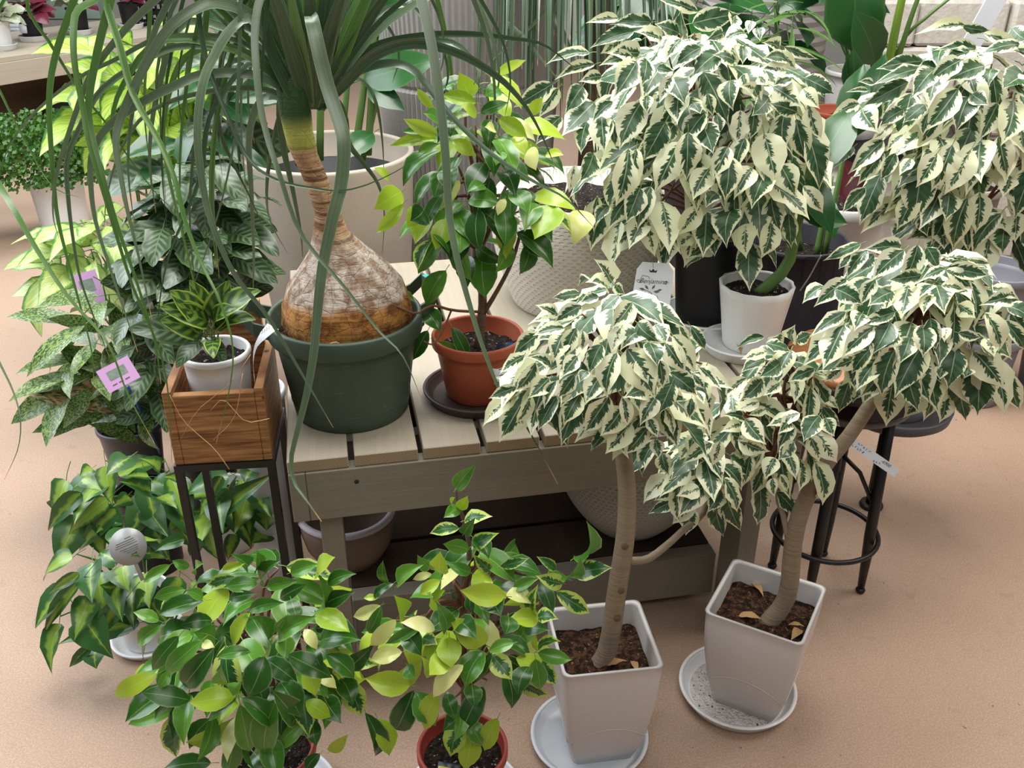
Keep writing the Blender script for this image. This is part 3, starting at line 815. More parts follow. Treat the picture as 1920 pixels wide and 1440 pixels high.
# strap leaves: photo waypoints from the crown outwards, distance of the tip, width
CR = (590, 205)
STRAPS = [
 # px path, Y tip, width m, material
 ([(575,200),(520,120),(476,35),(420,8),(376,12),(317,53),(267,133),(230,213),(217,267),(227,333),(240,400),(262,490),(285,600)], 1.40, .026, 'strap'),
 ([(570,200),(520,110),(470,37),(430,60),(400,110),(383,150),(373,210),(372,280),(385,370),(402,430),(440,515),(500,590),(560,690),(592,745),(625,802)], 1.33, .024, 'strap'),
 ([(585,200),(545,60),(510,-30),(487,0),(478,60),(480,120),(487,190),(502,260),(525,330),(565,440),(644,536),(711,621),(755,667),(789,745)], 1.36, .018, 'strap'),
 ([(572,205),(520,160),(460,138),(380,140),(330,160),(260,195),(200,240),(172,290),(170,350),(180,420),(205,500),(232,580),(258,660)], 1.42, .022, 'strap'),
 ([(570,205),(500,130),(430,92),(335,88),(270,115),(190,170),(150,240),(126,300),(128,370),(136,440),(150,520),(178,600),(205,670)], 1.50, .018, 'strap'),
 ([(570,205),(500,110),(420,70),(300,72),(220,110),(140,150),(60,215),(20,270),(-6,330)], 1.55, .013, 'strap'),
 ([(580,200),(500,20),(400,-60),(340,-45),(290,0),(230,60),(170,140),(135,230),(110,310),(100,360),(100,410),(112,450)], 1.45, .019, 'strap'),
 ([(580,200),(480,0),(330,-90),(230,-45),(180,-2),(145,20),(138,60),(140,120),(155,200),(165,260),(185,330),(215,430),(250,540),(300,660),(318,760),(322,868)], 1.36, .017, 'strap_fresh'),
 ([(580,200),(470,-20),(300,-130),(130,-110),(50,-5),(100,90),(150,170),(200,232),(245,300),(300,370),(350,410)], 1.50, .010, 'strap_fresh'),
 ([(580,205),(400,-40),(200,-120),(40,-40),(-30,90),(0,170),(50,270),(100,350),(155,372)], 1.50, .009, 'strap_fresh'),
 ([(580,205),(350,-40),(120,-120),(-60,60),(-60,250),(0,350),(30,400),(70,470),(130,560),(200,640),(240,740),(290,832)], 1.36, .020, 'strap_fresh'),
 ([(582,200),(480,-40),(330,-110),(235,-70),(208,0),(182,100),(166,200),(176,270),(195,340),(222,430),(255,525),(290,640),(302,720)], 1.38, .020, 'strap_fresh'),
 ([(582,200),(450,-30),(280,-100),(160,-30),(125,40),(100,120),(92,190),(95,270),(105,390),(122,470),(152,580),(172,660),(176,720)], 1.42, .017, 'strap_fresh'),
 ([(582,200),(470,-40),(330,-120),(220,-80),(200,0),(225,90),(250,180),(300,270),(330,345),(348,420),(380,500),(410,560),(435,640),(432,720),(405,832)], 1.34, .019, 'strap_fresh'),
 ([(582,195),(500,-10),(420,-70),(372,-30),(380,80),(400,153),(430,225),(467,300),(517,337),(587,353),(650,357),(733,327),(835,262)], 1.45, .013, 'strap_dark'),
 ([(585,195),(530,0),(475,-60),(452,-10),(450,80),(446,180),(440,260),(415,380),(380,490),(352,560)], 1.48, .010, 'strap'),
 ([(592,200),(585,60),(583,30),(590,62),(612,155),(632,217),(645,267),(640,345),(626,400),(609,480),(601,530),(594,600),(588,665),(576,735),(560,800),(546,860),(552,905),(575,938),(603,978)], 1.30, .034, 'strap'),
 ([(600,195),(640,20),(700,-90),(760,-70),(790,0),(812,100),(826,200),(836,300),(842,400),(856,480),(880,570),(905,650),(942,742),(990,805),(1046,908)], 1.26, .024, 'strap'),
 ([(605,200),(640,165),(690,112),(745,86),(800,83),(867,103),(933,143),(977,187),(1010,240),(1040,310)], 1.45, .027, 'strap_dark'),
 ([(605,198),(650,130),(710,85),(800,67),(880,64),(960,72),(1020,84),(1080,130)], 1.75, .022, 'strap_dark'),
 ([(607,200),(640,155),(690,127),(740,119),(775,132),(800,160),(850,222),(920,288),(1000,340),(1060,372),(1112,425)], 1.50, .022, 'strap_dark'),
 ([(577,200),(560,117),(533,33),(510,-60),(480,-140)], 1.60, .040, 'strap_dark'),
 ([(588,200),(585,100),(578,0),(570,-120)], 1.58, .040, 'strap_dark'),
 ([(600,200),(613,83),(640,-10),(680,-110)], 1.56, .034, 'strap_dark'),
 ([(608,190),(633,133),(677,60),(730,-15),(800,-80)], 1.60, .034, 'strap_dark'),
 ([(608,195),(655,110),(702,42),(765,2),(830,-20)], 1.70, .014, 'strap_dark'),
 ([(567,200),(543,167),(510,100),(494,35),(470,-40)], 1.55, .040, 'strap_dark'),
 ([(560,200),(500,130),(443,113),(413,153),(408,213),(420,267),(443,317),(470,372),(500,440)], 1.66, .017, 'strap_dark'),
 ([(572,205),(545,180),(527,195),(529,267),(547,350),(563,433),(568,490)], 1.80, .026, 'strap_dark'),
 ([(568,205),(510,180),(480,205),(467,267),(472,367),(476,480),(474,560)], 1.70, .022, 'strap'),
 ([(568,205),(545,190),(523,222),(504,310),(500,377),(510,423),(545,485)], 1.85, .014, 'strap_dark'),
 ([(605,205),(630,190),(647,222),(655,270),(683,307),(710,347),(721,400),(716,490)], 1.82, .018, 'strap_dark'),
 ([(608,200),(660,150),(690,163),(708,205),(717,267),(720,325)], 1.85, .015, 'strap_dark'),
 ([(580,200),(300,-60),(60,-140),(-140,60),(-110,420),(-40,600),(0,682),(25,735),(38,785),(34,840),(8,900)], 1.34, .010, 'strap'),
 ([(570,200),(520,150),(470,120),(425,165),(390,230),(375,330),(350,400),(320,470),(300,560),(290,690)], 1.46, .014, 'strap_dark'),
 ([(585,200),(600,90),(625,10),(655,-60)], 1.66, .030, 'strap'),
 ([(583,200),(565,90),(548,0),(540,-80)], 1.52, .030, 'strap_fresh'),
 ([(565,205),(520,175),(470,165),(400,170),(320,190),(262,225),(222,290),(200,370),(195,430)], 1.60, .014, 'strap'),
 ([(567,202),(510,140),(455,95),(395,88),(345,110),(318,170),(305,250),(318,340),(345,450),(365,540),(372,620)], 1.72, .018, 'strap_fresh'),
]
def strap(root, pts, y0, y1, w, mat, rng, shift, nm='leaf'):
    P = []
    m = len(pts)
    for k, (px, py) in enumerate(pts):
        t = k/(m-1); P.append(at(px, py, y0 + (y1-y0)*(t**0.9)))
    N = min(40, max(16, m*3))
    Q = catmull(P, N)
    tw = rng.uniform(-0.6, 0.6); wid = []; nv = []
    for k in range(N+1):
        t = k/N
        wid.append(w*0.66*min(1, 0.55 + t*3.0)*(1 - max(0, (t-0.25)/0.75)**1.4*0.94))
        a = tw*(0.3 + t)
        d = (CAMP - Q[k]).normalized()
        tan = (Q[min(k+1, N)] - Q[max(k-1, 0)]).normalized()
        d = Quaternion(tan, a) @ (d + Vector((0, 0, 0.35)))
        nv.append(d)
    return part(nm, MB().ribbon(Q, wid, nv, rng.uniform(0.12, 0.35)), M[mat], root, shift=shift)
r_ = random.Random(11)
for (pts, y1, w, mt) in STRAPS: strap(palm, pts, PY, y1, w, mt, r_, palm.location)
rx_ = random.Random(19)
for k in range(30):
    side = -1 if k < 22 else 1
    ax = 590 + side*rx_.uniform(60, 330); ay = rx_.uniform(-130, 90)
    ex = ax + side*rx_.uniform(20, 110); ey = rx_.uniform(230, 560) if side < 0 else rx_.uniform(150, 330)
    strap(palm, [(588+side*8, 205), ((590+ax)/2+side*-10, (205+ay)/2-40), (ax, ay), (ax+(ex-ax)*0.75, ay+(ey-ay)*0.35), (ex, ay+(ey-ay)*0.7), (ex-side*12, ey)], PY, rx_.uniform(1.5, 1.95), rx_.uniform(.011, .021), rx_.choice(['strap_fresh', 'strap_dark', 'strap', 'strap_dark']), rx_, palm.location)
for k in range(12):
    ax = 590 + rx_.uniform(-130, 130)
    strap(palm, [(590+(ax-590)*0.12, 205), (590+(ax-590)*0.55, 90), (ax, -20), (590+(ax-590)*1.5, -130)], PY, PY + rx_.uniform(-0.12, 0.12), rx_.uniform(.026, .040), rx_.choice(['strap_fresh', 'strap_dark', 'strap_dark']), rx_, palm.location)
# dry thread-like tips lying about the box and the bench
for pts, y in (([(470,665),(430,720),(370,770),(338,825)], 1.40), ([(455,700),(440,780),(400,825)], 1.39), ([(505,785),(460,790),(420,750),(395,770)], 1.38), ([(430,880),(400,840),(345,790),(318,740)], 1.33)):
    twig(palm, [at(a, b, y) for a, b in pts], 0.0009, 0.0004, M['strap_dry'], 'dry_leaf_tip', 4, 8)

# ------------------------------------------------------------------ fig in the brick-red pot on the bench
saucer('saucer', 'dark brown saucer under the brick-red pot on the bench', (-0.068, 1.66, BT), 0.105, 0.022, M['dark_saucer'])
fig = thing('potted_fig', 'green and lime leaved fig in a brick-red pot beside the green pot', 'potted plant', (-0.066, 1.668, BT+0.0052))
round_pot(fig, 0.089, 0.064, 0.128, M['terracotta'], rim=0.008, rimh=0.022, soil=M['soil_dark'], soil_drop=0.032)
top = at(903, 420, 1.67)
twig(fig, [fig.location + Vector((0.0, 0.0, 0.09)), at(905, 560, 1.665), at(893, 480, 1.66), at(900, 380, 1.68), at(905, 270, 1.70)], 0.0095, 0.005, M['bark_dark'], 'trunk', 9, 14)
twig(fig, [at(905, 590, 1.665), at(935, 540, 1.65), at(960, 490, 1.62), at(975, 440, 1.6)], 0.005, 0.003, M['bark_dark'])
twig(fig, [at(900, 585, 1.66), at(850, 582, 1.63), at(810, 573, 1.6), at(780, 588, 1.58), at(745, 575, 1.56)], 0.003, 0.002, M['twig'])
twig(fig, [at(846, 582, 1.63), at(830, 620, 1.6), at(812, 645, 1.58), at(795, 640, 1.57)], 0.002, 0.0015, M['twig'])
part('photo_card', MB().box(-0.022, 0.022, -0.0006, 0.0006, -0.02, 0.016), M['dark_card'], fig).matrix_local = \
    Matrix.Translation((0.058, -0.045, 0.112)) @ Matrix.Rotation(math.radians(28), 4, 'Z') @ Matrix.Rotation(math.radians(-18), 4, 'X')
pc = [o for o in fig.children if o.name.startswith('photo_card')][0]
for (x0, x1, z0, z1, mk) in ((-0.02, 0.006, -0.012, 0.0, 'card_yellow'), (0.002, 0.012, 0.0, 0.014, 'card_blue'), (0.008, 0.018, -0.008, 0.004, 'card_pinkprint')):
    part('card_picture', MB().box(x0, x1, -0.0011, -0.0007, z0, z1), M[mk], pc, False)
lab = part('price_label', MB().box(-0.017, 0.017, -0.0004, 0.0004, -0.017, 0.017), M['paper'], fig)
lab.matrix_local = Matrix.Translation((0.045, -0.0652, 0.074)) @ Matrix.Rotation(math.radians(34), 4, 'Z') @ Matrix.Rotation(math.radians(-12), 4, 'X')
for k in range(4):
    part('print_line', MB().box(-0.004, 0.015, -0.0006, -0.00045, 0.008-0.006*k, 0.0095-0.006*k), M['ink'], lab)
def green_mix(topw):
    def mix(out, rng):
        t = topw*(0.5 + max(0, out.z))
        return [('gdark', 1.0), ('gmid', 0.55), ('glime', 0.75*t), ('gpale', 0.22*t), ('gvar', 0.35*t)]
    return mix
rg = random.Random(21)
B_fig = [(905, 330, 1.69, 150, 160, 0.14), (870, 420, 1.66, 120, 90, 0.12), (960, 400, 1.66, 110, 90, 0.12), (905, 205, 1.71, 75, 55, 0.08)]
B_fig_used = []
read_leaves(fig, '''920 840 655 775 100 l,890 790 790 590 150 l,1095 610 1330 495 70 l,1120 730 1000 790 120 m,930 950 800 860 90 l,800 830 660 820 70 l,970 920 1190 840 100 d,1378 935 1475 800 80 l,610 1100 340 975 90 l,630 1000 500 930 110 m,605 1145 235 1190 80 l,500 1080 330 1080 60 m,740 1150 915 1275 100 l,890 1100 800 1110 42 p,1080 1060 1000 1040 80 p,1120 975 1340 1120 110 l,1240 1120 1330 1260 100 l,1380 1210 1420 1390 130 p,1500 1270 1640 1270 80 l,460 1250 630 1180 80 m,1130 1240 1090 1350 110 m,730 1000 720 1120 80 d,450 730 585 890 60 l,700 700 740 760 70 m''', 680, 0, 4.364, B_fig, GK, rg, 0, used=B_fig_used)
read_leaves(fig, '''1055 1080 908 1175 110 l,1065 1150 920 1305 62 l,1140 1165 1090 1280 82 l,1310 1235 1250 1400 92 l,1440 1130 1620 1150 92 m,1640 1120 1600 1210 52 p,1920 1165 1810 1340 150 l,2085 1190 2030 1375 120 p,1490 1185 1500 1410 122 d,1630 1170 1640 1380 132 d,1400 1270 1390 1420 112 m,1690 1080 1760 1190 120 m,1520 1040 1430 1080 80 m,1280 980 1240 1110 112 d,990 1010 905 945 55 l,1180 1180 1110 1240 110 d,1250 1290 1320 1420 100 d,1330 950 1340 1080 100 d''', 400, 0, 3.0, B_fig, GK, rg, 0, used=B_fig_used)
read_leaves(fig, '''1355 235 1238 455 110 m,1590 115 1610 400 150 m,1500 140 1500 330 110 d,1890 60 1830 250 100 d,1230 495 1320 625 100 d,1195 685 975 690 80 m,1400 600 1500 825 90 d,1295 695 1470 845 90 m,1185 540 1150 610 70 d,1240 620 1150 800 90 d,1050 400 910 240 36 m,1060 385 1155 430 60 m,1480 30 1430 190 110 d,1310 -20 1380 160 120 d''', 440, 440, 3.4286, B_fig, GK, rg, 0, used=B_fig_used)
crown(fig, B_fig, 70, green_mix(0.5), (0.060, 0.092), rg, 0.6, 0.7, used=B_fig_used, shell=(0.45, 0.86), branch_from=[at(900, 470, 1.67), at(901, 380, 1.68), at(904, 300, 1.69)], nbr=26)

# ------------------------------------------------------------------ variegated figs
VM = [('v', 1)]
def vfig(name, label, loc): return thing(name, label, 'potted plant', loc, 0, None)

# behind, in the black pot on the bench
saucer('saucer', 'white saucer under the tall black nursery pot', (0.443, 2.02, BT), 0.098, 0.022, M['white_plastic'])
fb = vfig('variegated_fig', 'large cream-edged weeping fig in a black nursery pot with hanging card tag', (0.443, 2.02, BT+0.0052))
round_pot(fb, 0.088, 0.066, 0.215, M['black_plastic'], rim=0.004, rimh=0.012, soil=M['soil_dark'])
twig(fb, [fb.location + Vector((0,0,0.17)), at(1325, 400, 2.0), at(1315, 330, 2.0), at(1300, 240, 2.0)], 0.013, 0.007, M['bark_dark'], 'trunk', 9, 10)
rb_ = random.Random(31)
B_fb = [(1315, 205, 2.0, 250, 165, 0.24), (1290, 330, 1.95, 250, 130, 0.22), (1250, 420, 1.92, 130, 70, 0.12), (1420, 330, 1.96, 130, 150, 0.18), (1390, 430, 1.9, 100, 70, 0.12)]
B_fb_used = []
read_leaves(fb, '''1220 65 985 -10 60,1200 130 1455 80 100,1145 200 1130 60 100,775 105 600 130 55,960 125 730 140 65,1115 185 985 135 80,860 180 625 270 80,1020 220 870 180 80,895 300 720 300 95,860 330 675 370 70,612 300 380 360 60,640 365 425 450 60,880 350 755 545 120,935 335 910 480 95,800 220 680 300 70,405 475 195 600 90,440 500 335 660 80,575 490 480 640 100,640 580 465 760 150,745 575 635 690 60,455 660 318 810 82,600 690 570 865 88,685 660 700 865 112,905 580 788 835 140,745 680 760 820 48,940 540 940 640 60,1080 430 1010 580 60,1085 440 1155 590 120,1120 530 1110 695 110,1040 690 925 895 112,1090 700 1010 820 80,1265 640 1140 840 112,1250 690 1310 860 112,1170 750 1160 1010 120,1330 650 1340 760 60,1410 455 1425 620 98,1340 300 1195 430 100,1470 260 1475 360 70,1465 625 1455 830 102,1540 630 1520 780 72,1715 640 1715 870 122,1780 675 1840 905 112,1600 755 1665 1035 152,1490 780 1440 960 92,1395 830 1310 1010 98,1400 880 1375 1120 122,835 840 765 1150 132,880 845 865 1090 98,1120 805 985 1080 132,635 865 560 1020 92,530 930 500 1080 60,660 1110 640 1300 62,725 1160 650 1270 72,960 1055 890 1290 102,900 1060 825 1250 102,930 1230 840 1400 112,1040 1175 1020 1410 88,950 1250 985 1440 92,1235 1165 1110 1320 92,1420 1180 1390 1390 142,1290 950 1200 1125 112,1330 1090 1270 1170 80,1610 970 1530 1170 132,1530 950 1430 1120 110,1690 930 1775 1110 112,1640 1115 1690 1310 102,1500 1260 1500 1450 112,1635 1255 1580 1450 102,1735 1205 1750 1390 72,1820 1050 1925 1195 72,1320 1340 1320 1440 65,1275 1370 1165 1450 110,1190 1320 1110 1390 80,1675 275 1585 240 80,1715 265 1900 330 48,1700 285 1780 390 62,1720 340 1590 330 70,1750 440 1650 480 60,1650 490 1810 600 112,1625 550 1530 650 88,1780 630 1620 580 72,1540 500 1460 480 52,1830 440 1990 530 82,1820 500 1910 610 82,1850 600 1915 810 92,1840 750 1905 1060 120,1490 190 1360 250 82,1360 190 1270 230 70,1430 80 1420 170 90,1530 120 1510 190 52,1560 160 1575 230 52,1130 220 1045 335 82,1240 270 1100 370 72,1430 345 1310 310 72,1720 400 1560 390 70,1280 530 1310 650 60,680 430 560 460 60,1000 380 1090 400 50,1480 420 1520 510 60,1570 430 1610 480 60,1200 580 1240 640 60''', 900, 0, 3.0, B_fb, VK, rb_, 0, used=B_fb_used)
crown(fb, B_fb, 112, VM, (0.095, 0.125), rb_, 0.85, 0.8, minsep=0.040,
      used=B_fb_used, shell=(0.45, 0.86), branch_from=[at(1325, 400, 2.0), at(1315, 320, 2.0), at(1300, 250, 2.0)], nbr=44)

# far right
ped = thing('plant_pedestal', 'dark grey round plant pedestal behind the stool', 'plant stand', (0.957, 2.10, 0))
part('top_plate', MB().lathe([(0.001, 0.29), (0.125, 0.29), (0.138, 0.30), (0.142, 0.322), (0.136, 0.324), (0.126, 0.306), (0.001, 0.304)], 48), M['dark_grey'], ped)
part('column', MB().tube([(0, 0, 0.012), (0, 0, 0.2895)], 0.016, 14), M['black_metal'], ped)
part('foot_plate', MB().lathe([(0.001, 0), (0.03, 0), (0.031, 0.004), (0.028, 0.0118), (0.001, 0.0118)], 32), M['black_metal'], ped)
fr = vfig('variegated_fig', 'cream-edged weeping fig at the right edge of the photo', (0.957, 2.10, 0.3045))
round_pot(fr, 0.105, 0.085, 0.19, M['greyblue'], rim=0.006, rimh=0.02, soil=M['soil_dark'])
twig(fr, [fr.location + Vector((0,0,0.14)), at(1795, 500, 2.12), at(1800, 400, 2.14), at(1790, 300, 2.15)], 0.012, 0.007, M['bark_dark'], 'trunk', 9, 10)
rr_ = random.Random(41)
B_fr = [(1800, 190, 2.12, 190, 120, 0.2), (1790, 310, 2.08, 200, 140, 0.2), (1830, 420, 2.05, 130, 90, 0.14), (1890, 300, 2.1, 150, 180, 0.2)]
B_fr_used = []
read_leaves(fr, '''1285 145 1010 195 62,1345 275 1110 285 58,1280 150 1430 170 50,1395 190 1590 290 62,1590 250 1360 310 62,1555 160 1640 230 80,1045 345 795 388 82,1040 385 770 480 66,965 465 710 600 82,770 470 690 460 40,740 510 620 520 30,1110 400 990 550 100,1265 340 1080 460 92,1395 375 1185 460 100,1310 290 1150 350 60,1440 390 1420 490 72,1620 430 1500 500 130,1520 420 1640 560 110,690 585 530 660 72,710 615 800 745 122,940 620 810 710 72,1245 505 1060 740 112,1060 590 940 690 80,1080 640 1050 760 60,1310 550 1240 740 122,1330 530 1420 590 82,1470 585 1370 785 112,1560 570 1490 815 142,1480 770 1525 990 98,1600 730 1620 850 80,1380 795 1380 1025 162,1320 845 1175 1090 122,1215 820 1100 1070 122,1130 865 1015 1050 98,985 895 920 985 62,895 865 812 1015 68,825 795 635 975 88,825 855 685 1040 78,660 830 550 950 72,940 760 850 850 56,880 700 760 790 52,725 1060 598 1200 62,1005 1095 905 1290 98,1200 1085 1180 1240 102,1300 1120 1225 1400 122,1370 1085 1345 1310 112,1490 1205 1335 1440 112,1540 1010 1500 1110 80,1580 1160 1560 1200 70,1580 1200 1570 1360 92,950 1270 880 1340 72,1060 1210 1080 1330 72,1150 1300 1170 1400 82,1510 1290 1500 1430 100,1130 1340 1100 1440 82''', 1380, 0, 3.0, B_fr, VK, rr_, 0, used=B_fr_used)
crown(fr, B_fr, 112, VM, (0.098, 0.128), rr_, 0.85, 0.8, minsep=0.042,
      used=B_fr_used, shell=(0.45, 0.86), branch_from=[at(1820, 420, 2.2), at(1800, 350, 2.18), at(1792, 280, 2.16)], nbr=26)

# front centre, in the square grey pot
saucer('saucer', 'cool white saucer under the left square grey pot on the floor', (0.150, 1.318, 0), 0.112, 0.022, M['cool_white'])
fc = vfig('variegated_fig', 'cream-edged weeping fig on a straight bare trunk in the left square grey pot', (0.166, 1.322, 0.0052))
sp, zs = square_pot(fc, 0.089, 0.058, 0.258, M['grey_pot'], M['soil'], rz=math.radians(8))
T0 = fc.location + Vector((-0.01, -0.005, zs-0.02))
trunkpts = [T0, at(1140, 1215, 1.318), at(1158, 1100, 1.31), at(1172, 1010, 1.31), at(1176, 930, 1.32), at(1170, 860, 1.33), at(1160, 780, 1.34), at(1150, 690, 1.35)]
twig(fc, trunkpts, 0.0188, 0.0130, M['bark'], 'trunk', 12, 22)
twig(fc, [at(1180, 1052, 1.312), at(1215, 1048, 1.33), at(1255, 1018, 1.36), at(1285, 990, 1.38), at(1320, 960, 1.41), at(1330, 900, 1.42)], 0.0075, 0.005, M['bark'], 'branch', 9, 14)
for (px, py) in ((1172, 1025), (1165, 1108), (1158, 1160)):
    part('knot', MB().lathe([(0.0001, 0.003), (0.003, 0.003), (0.006, 0.001), (0.0065, -0.004)], 10), M['bark_dark'], fc).matrix_local = \
        Matrix.Translation(at(px, py, 1.2935) - fc.location) @ Matrix.Rotation(math.pi/2, 4, 'X')
rc_ = random.Random(51)
B_fc = [(1140, 640, 1.34, 140, 110, 0.13), (1090, 720, 1.30, 130, 90, 0.12), (1200, 740, 1.30, 120, 120, 0.12), (1000, 745, 1.30, 80, 50, 0.08), (1290, 700, 1.36, 70, 60, 0.08)]
B_fc_used = []
read_leaves(fc, '''845 305 735 160 120,805 360 680 310 110,640 380 465 405 65,650 460 480 565 85,500 520 360 455 75,760 400 640 440 60,890 395 765 510 95,975 440 845 600 110,540 605 345 650 90,375 640 215 770 100,535 645 470 820 110,615 605 545 790 100,460 660 360 690 60,660 620 655 740 55,905 605 845 765 90,1030 630 905 745 130,1015 570 1160 690 110,1130 580 1200 700 100,780 710 705 895 100,950 740 1120 1045 185,880 765 820 1045 140,1090 700 1140 850 110,1195 700 1320 885 110,1240 650 1385 880 120,1155 810 1175 985 80,1220 890 1390 1030 110,625 785 530 915 95,450 850 305 790 80,355 825 228 995 100,285 780 130 890 80,235 985 60 1052 75,232 1045 25 1230 105,325 1035 230 1205 90,440 925 310 1050 100,490 945 415 1115 75,605 905 505 1045 80,490 1045 375 1260 95,640 1030 540 1220 110,540 1070 520 1260 55,770 915 680 1090 120,690 880 640 950 60,825 1045 672 1270 130,915 1040 945 1225 85,910 1120 775 1290 130,1130 1045 1030 1225 110,1235 955 1150 1150 110,1060 1000 920 1050 110,970 1215 810 1405 120,835 1255 715 1390 85,1075 1240 935 1410 90,1130 1320 1150 1440 75,1080 1180 1140 1300 70,1190 1120 1240 1290 75,1355 590 1450 745 62,1285 590 1350 700 48,1415 855 1550 1000 80,1370 900 1440 990 55,1395 1005 1440 1090 65,1360 1055 1345 1180 62,1240 1010 1320 1070 60,870 320 935 385 60,700 370 730 420 50,1010 810 1080 960 90''', 900, 440, 3.4286, B_fc, VK, rc_, 0, used=B_fc_used)
crown(fc, B_fc, 62, VM, (0.078, 0.104), rc_, 0.8, 0.78, minsep=0.030,
      used=B_fc_used, shell=(0.45, 0.86), branch_from=[at(1160, 780, 1.34), at(1152, 720, 1.35), at(1150, 680, 1.35)], nbr=26)
B_fc2 = [(1310, 880, 1.40, 85, 75, 0.09)]
B_fc2_used = []
read_leaves(fc, '''1010 90 880 310 128,1060 80 980 300 85,1095 165 1135 290 82,1150 305 985 460 100,1205 430 1015 520 80,1315 375 1180 415 80,1285 440 1158 580 82,1270 490 1235 648 88,1445 385 1370 510 88,1475 400 1565 620 108,1410 470 1460 655 88,1390 105 1218 225 88,1440 90 1395 230 68,1240 120 1200 200 60,1290 50 1260 170 70,1180 60 1130 120 70''', 900, 800, 3.2, B_fc2, VK, rc_, 0, used=B_fc2_used)
crown(fc, B_fc2, 18, VM, (0.066, 0.095), rc_, 0.8, 0.78, minsep=0.030, used=B_fc2_used, shell=(0.45, 0.86), branch_from=[at(1330, 900, 1.42)], nbr=8)

# front right, leaning trunk
sd_ = saucer('saucer', 'white saucer with spilled sand under the right square grey pot', (0.462, 1.44, 0), 0.117, 0.026, M['white_plastic'])
o = part('sand', MB().disc(0.095, 0.0056, 40, bump=0.0005, rng=random.Random(2)), M['powder'], sd_); o['kind'] = 'stuff'
fl = vfig('variegated_fig', 'cream-edged weeping fig with a leaning trunk in the right square grey pot', (0.492, 1.437, 0.0062))
sp, zs = square_pot(fl, 0.093, 0.060, 0.245, M['grey_pot'], M['soil'], rz=math.radians(-29))
T0 = fl.location + Vector((0.0, -0.005, zs-0.02))
twig(fl, [T0, at(1475, 1120, 1.435), at(1487, 1020, 1.435), at(1505, 950, 1.44), at(1545, 875, 1.45), at(1590, 820, 1.46), at(1640, 745, 1.48), at(1690, 660, 1.50), at(1720, 590, 1.52)], 0.0188, 0.010, M['bark'], 'trunk', 12, 24)
twig(fl, [at(1478, 1010, 1.435), at(1468, 965, 1.45), at(1458, 925, 1.47), at(1470, 850, 1.49), at(1500, 740, 1.5)], 0.006, 0.0035, M['bark'], 'branch', 9, 12)
rl_ = random.Random(61)
B_fl = [(1720, 560, 1.52, 160, 95, 0.14), (1700, 640, 1.46, 170, 85, 0.13), (1800, 660, 1.48, 110, 80, 0.11), (1630, 590, 1.48, 100, 70, 0.1), (1850, 600, 1.5, 70, 70, 0.08)]
B_fl_used = []
read_leaves(fl, '''865 60 635 165 60,1125 75 885 95 95,910 105 785 280 100,1145 105 945 290 130,800 130 730 220 50,1235 70 1145 290 100,1300 85 1370 220 80,950 130 850 230 70,1255 265 1040 295 80,1410 220 1260 290 60,1430 210 1690 260 90,1425 230 1590 355 90,1560 160 1710 185 45,775 290 575 460 92,635 335 500 440 90,710 350 880 450 105,965 290 870 455 80,1075 370 920 460 110,1180 325 1130 535 140,1330 325 1240 420 100,1320 395 1275 520 90,1490 365 1615 500 92,1390 330 1540 360 70,1500 450 1605 535 90,1700 350 1870 415 82,1830 410 1635 455 110,1815 460 1960 540 90,1840 500 1960 640 100,1670 505 1750 745 120,1790 555 1920 740 92,770 500 550 655 80,880 510 830 620 100,1085 500 840 590 70,1000 540 880 580 60,760 585 630 860 160,950 600 755 790 120,1060 570 950 765 120,1110 640 1000 740 80,1185 665 1120 830 105,1265 585 1268 785 112,1320 540 1355 730 88,1430 600 1410 690 60,1500 630 1640 660 58,1680 670 1730 780 90,1480 745 1430 985 130,1600 755 1785 985 150,1625 865 1620 1155 152,1800 890 1890 1125 100,1495 935 1545 1190 120,1085 750 1010 1030 132,1235 785 1315 1075 160,1080 930 1035 1225 150,990 800 845 1005 130,925 745 815 890 82,850 790 690 855 90,850 870 830 990 110,800 930 728 1140 98,980 910 885 1095 110,850 980 820 1080 62,740 860 640 945 62,1255 1010 1145 1175 110,1370 930 1275 1190 120,1410 1030 1375 1205 92,1400 850 1380 930 70,1560 860 1540 920 70,1700 970 1750 1080 60''', 1360, 440, 3.4286, B_fl, VK, rl_, 0, used=B_fl_used)
crown(fl, B_fl, 58, VM, (0.080, 0.108), rl_, 0.85, 0.78, minsep=0.030,
      used=B_fl_used, shell=(0.45, 0.86), branch_from=[at(1660, 700, 1.49), at(1690, 650, 1.5), at(1715, 600, 1.52)], nbr=40)
B_fl2 = [(1460, 720, 1.50, 105, 85, 0.1), (1470, 840, 1.46, 95, 95, 0.1), (1390, 780, 1.48, 80, 70, 0.08)]
B_fl2_used = []
read_leaves(fl, '''430 680 450 580 90,310 690 380 620 80,460 680 560 630 72,265 700 420 755 78,245 660 70 735 52,265 750 105 800 62,250 810 105 890 82,350 825 215 915 90,570 865 405 945 78,235 935 100 1060 98,135 925 -10 1040 82,345 955 245 1035 70,215 1075 70 1130 70,260 1120 150 1160 50,475 1150 270 1230 82,410 1190 340 1280 80,130 1190 260 1345 120,110 1180 -20 1160 72,100 1230 -30 1270 70,90 1305 285 1390 110,600 1170 505 1330 110,630 1110 735 1230 72,640 1045 725 1120 62,645 1180 700 1295 80,590 1280 715 1460 110,540 1290 600 1460 90,440 1330 360 1430 70''', 1360, 440, 3.4286, B_fl2, VK, rl_, 0, used=B_fl2_used)
read_leaves(fl, '''1675 335 1660 585 102,1730 400 1690 570 62,1560 125 1565 365 116,1620 180 1590 340 72,1700 130 1545 80 92,1770 190 1710 320 82,1760 310 1770 420 62,1785 395 1905 540 82,1800 290 1840 390 52,1880 100 1790 200 72''', 900, 800, 3.2, B_fl2, VK, rl_, 0, used=B_fl2_used)
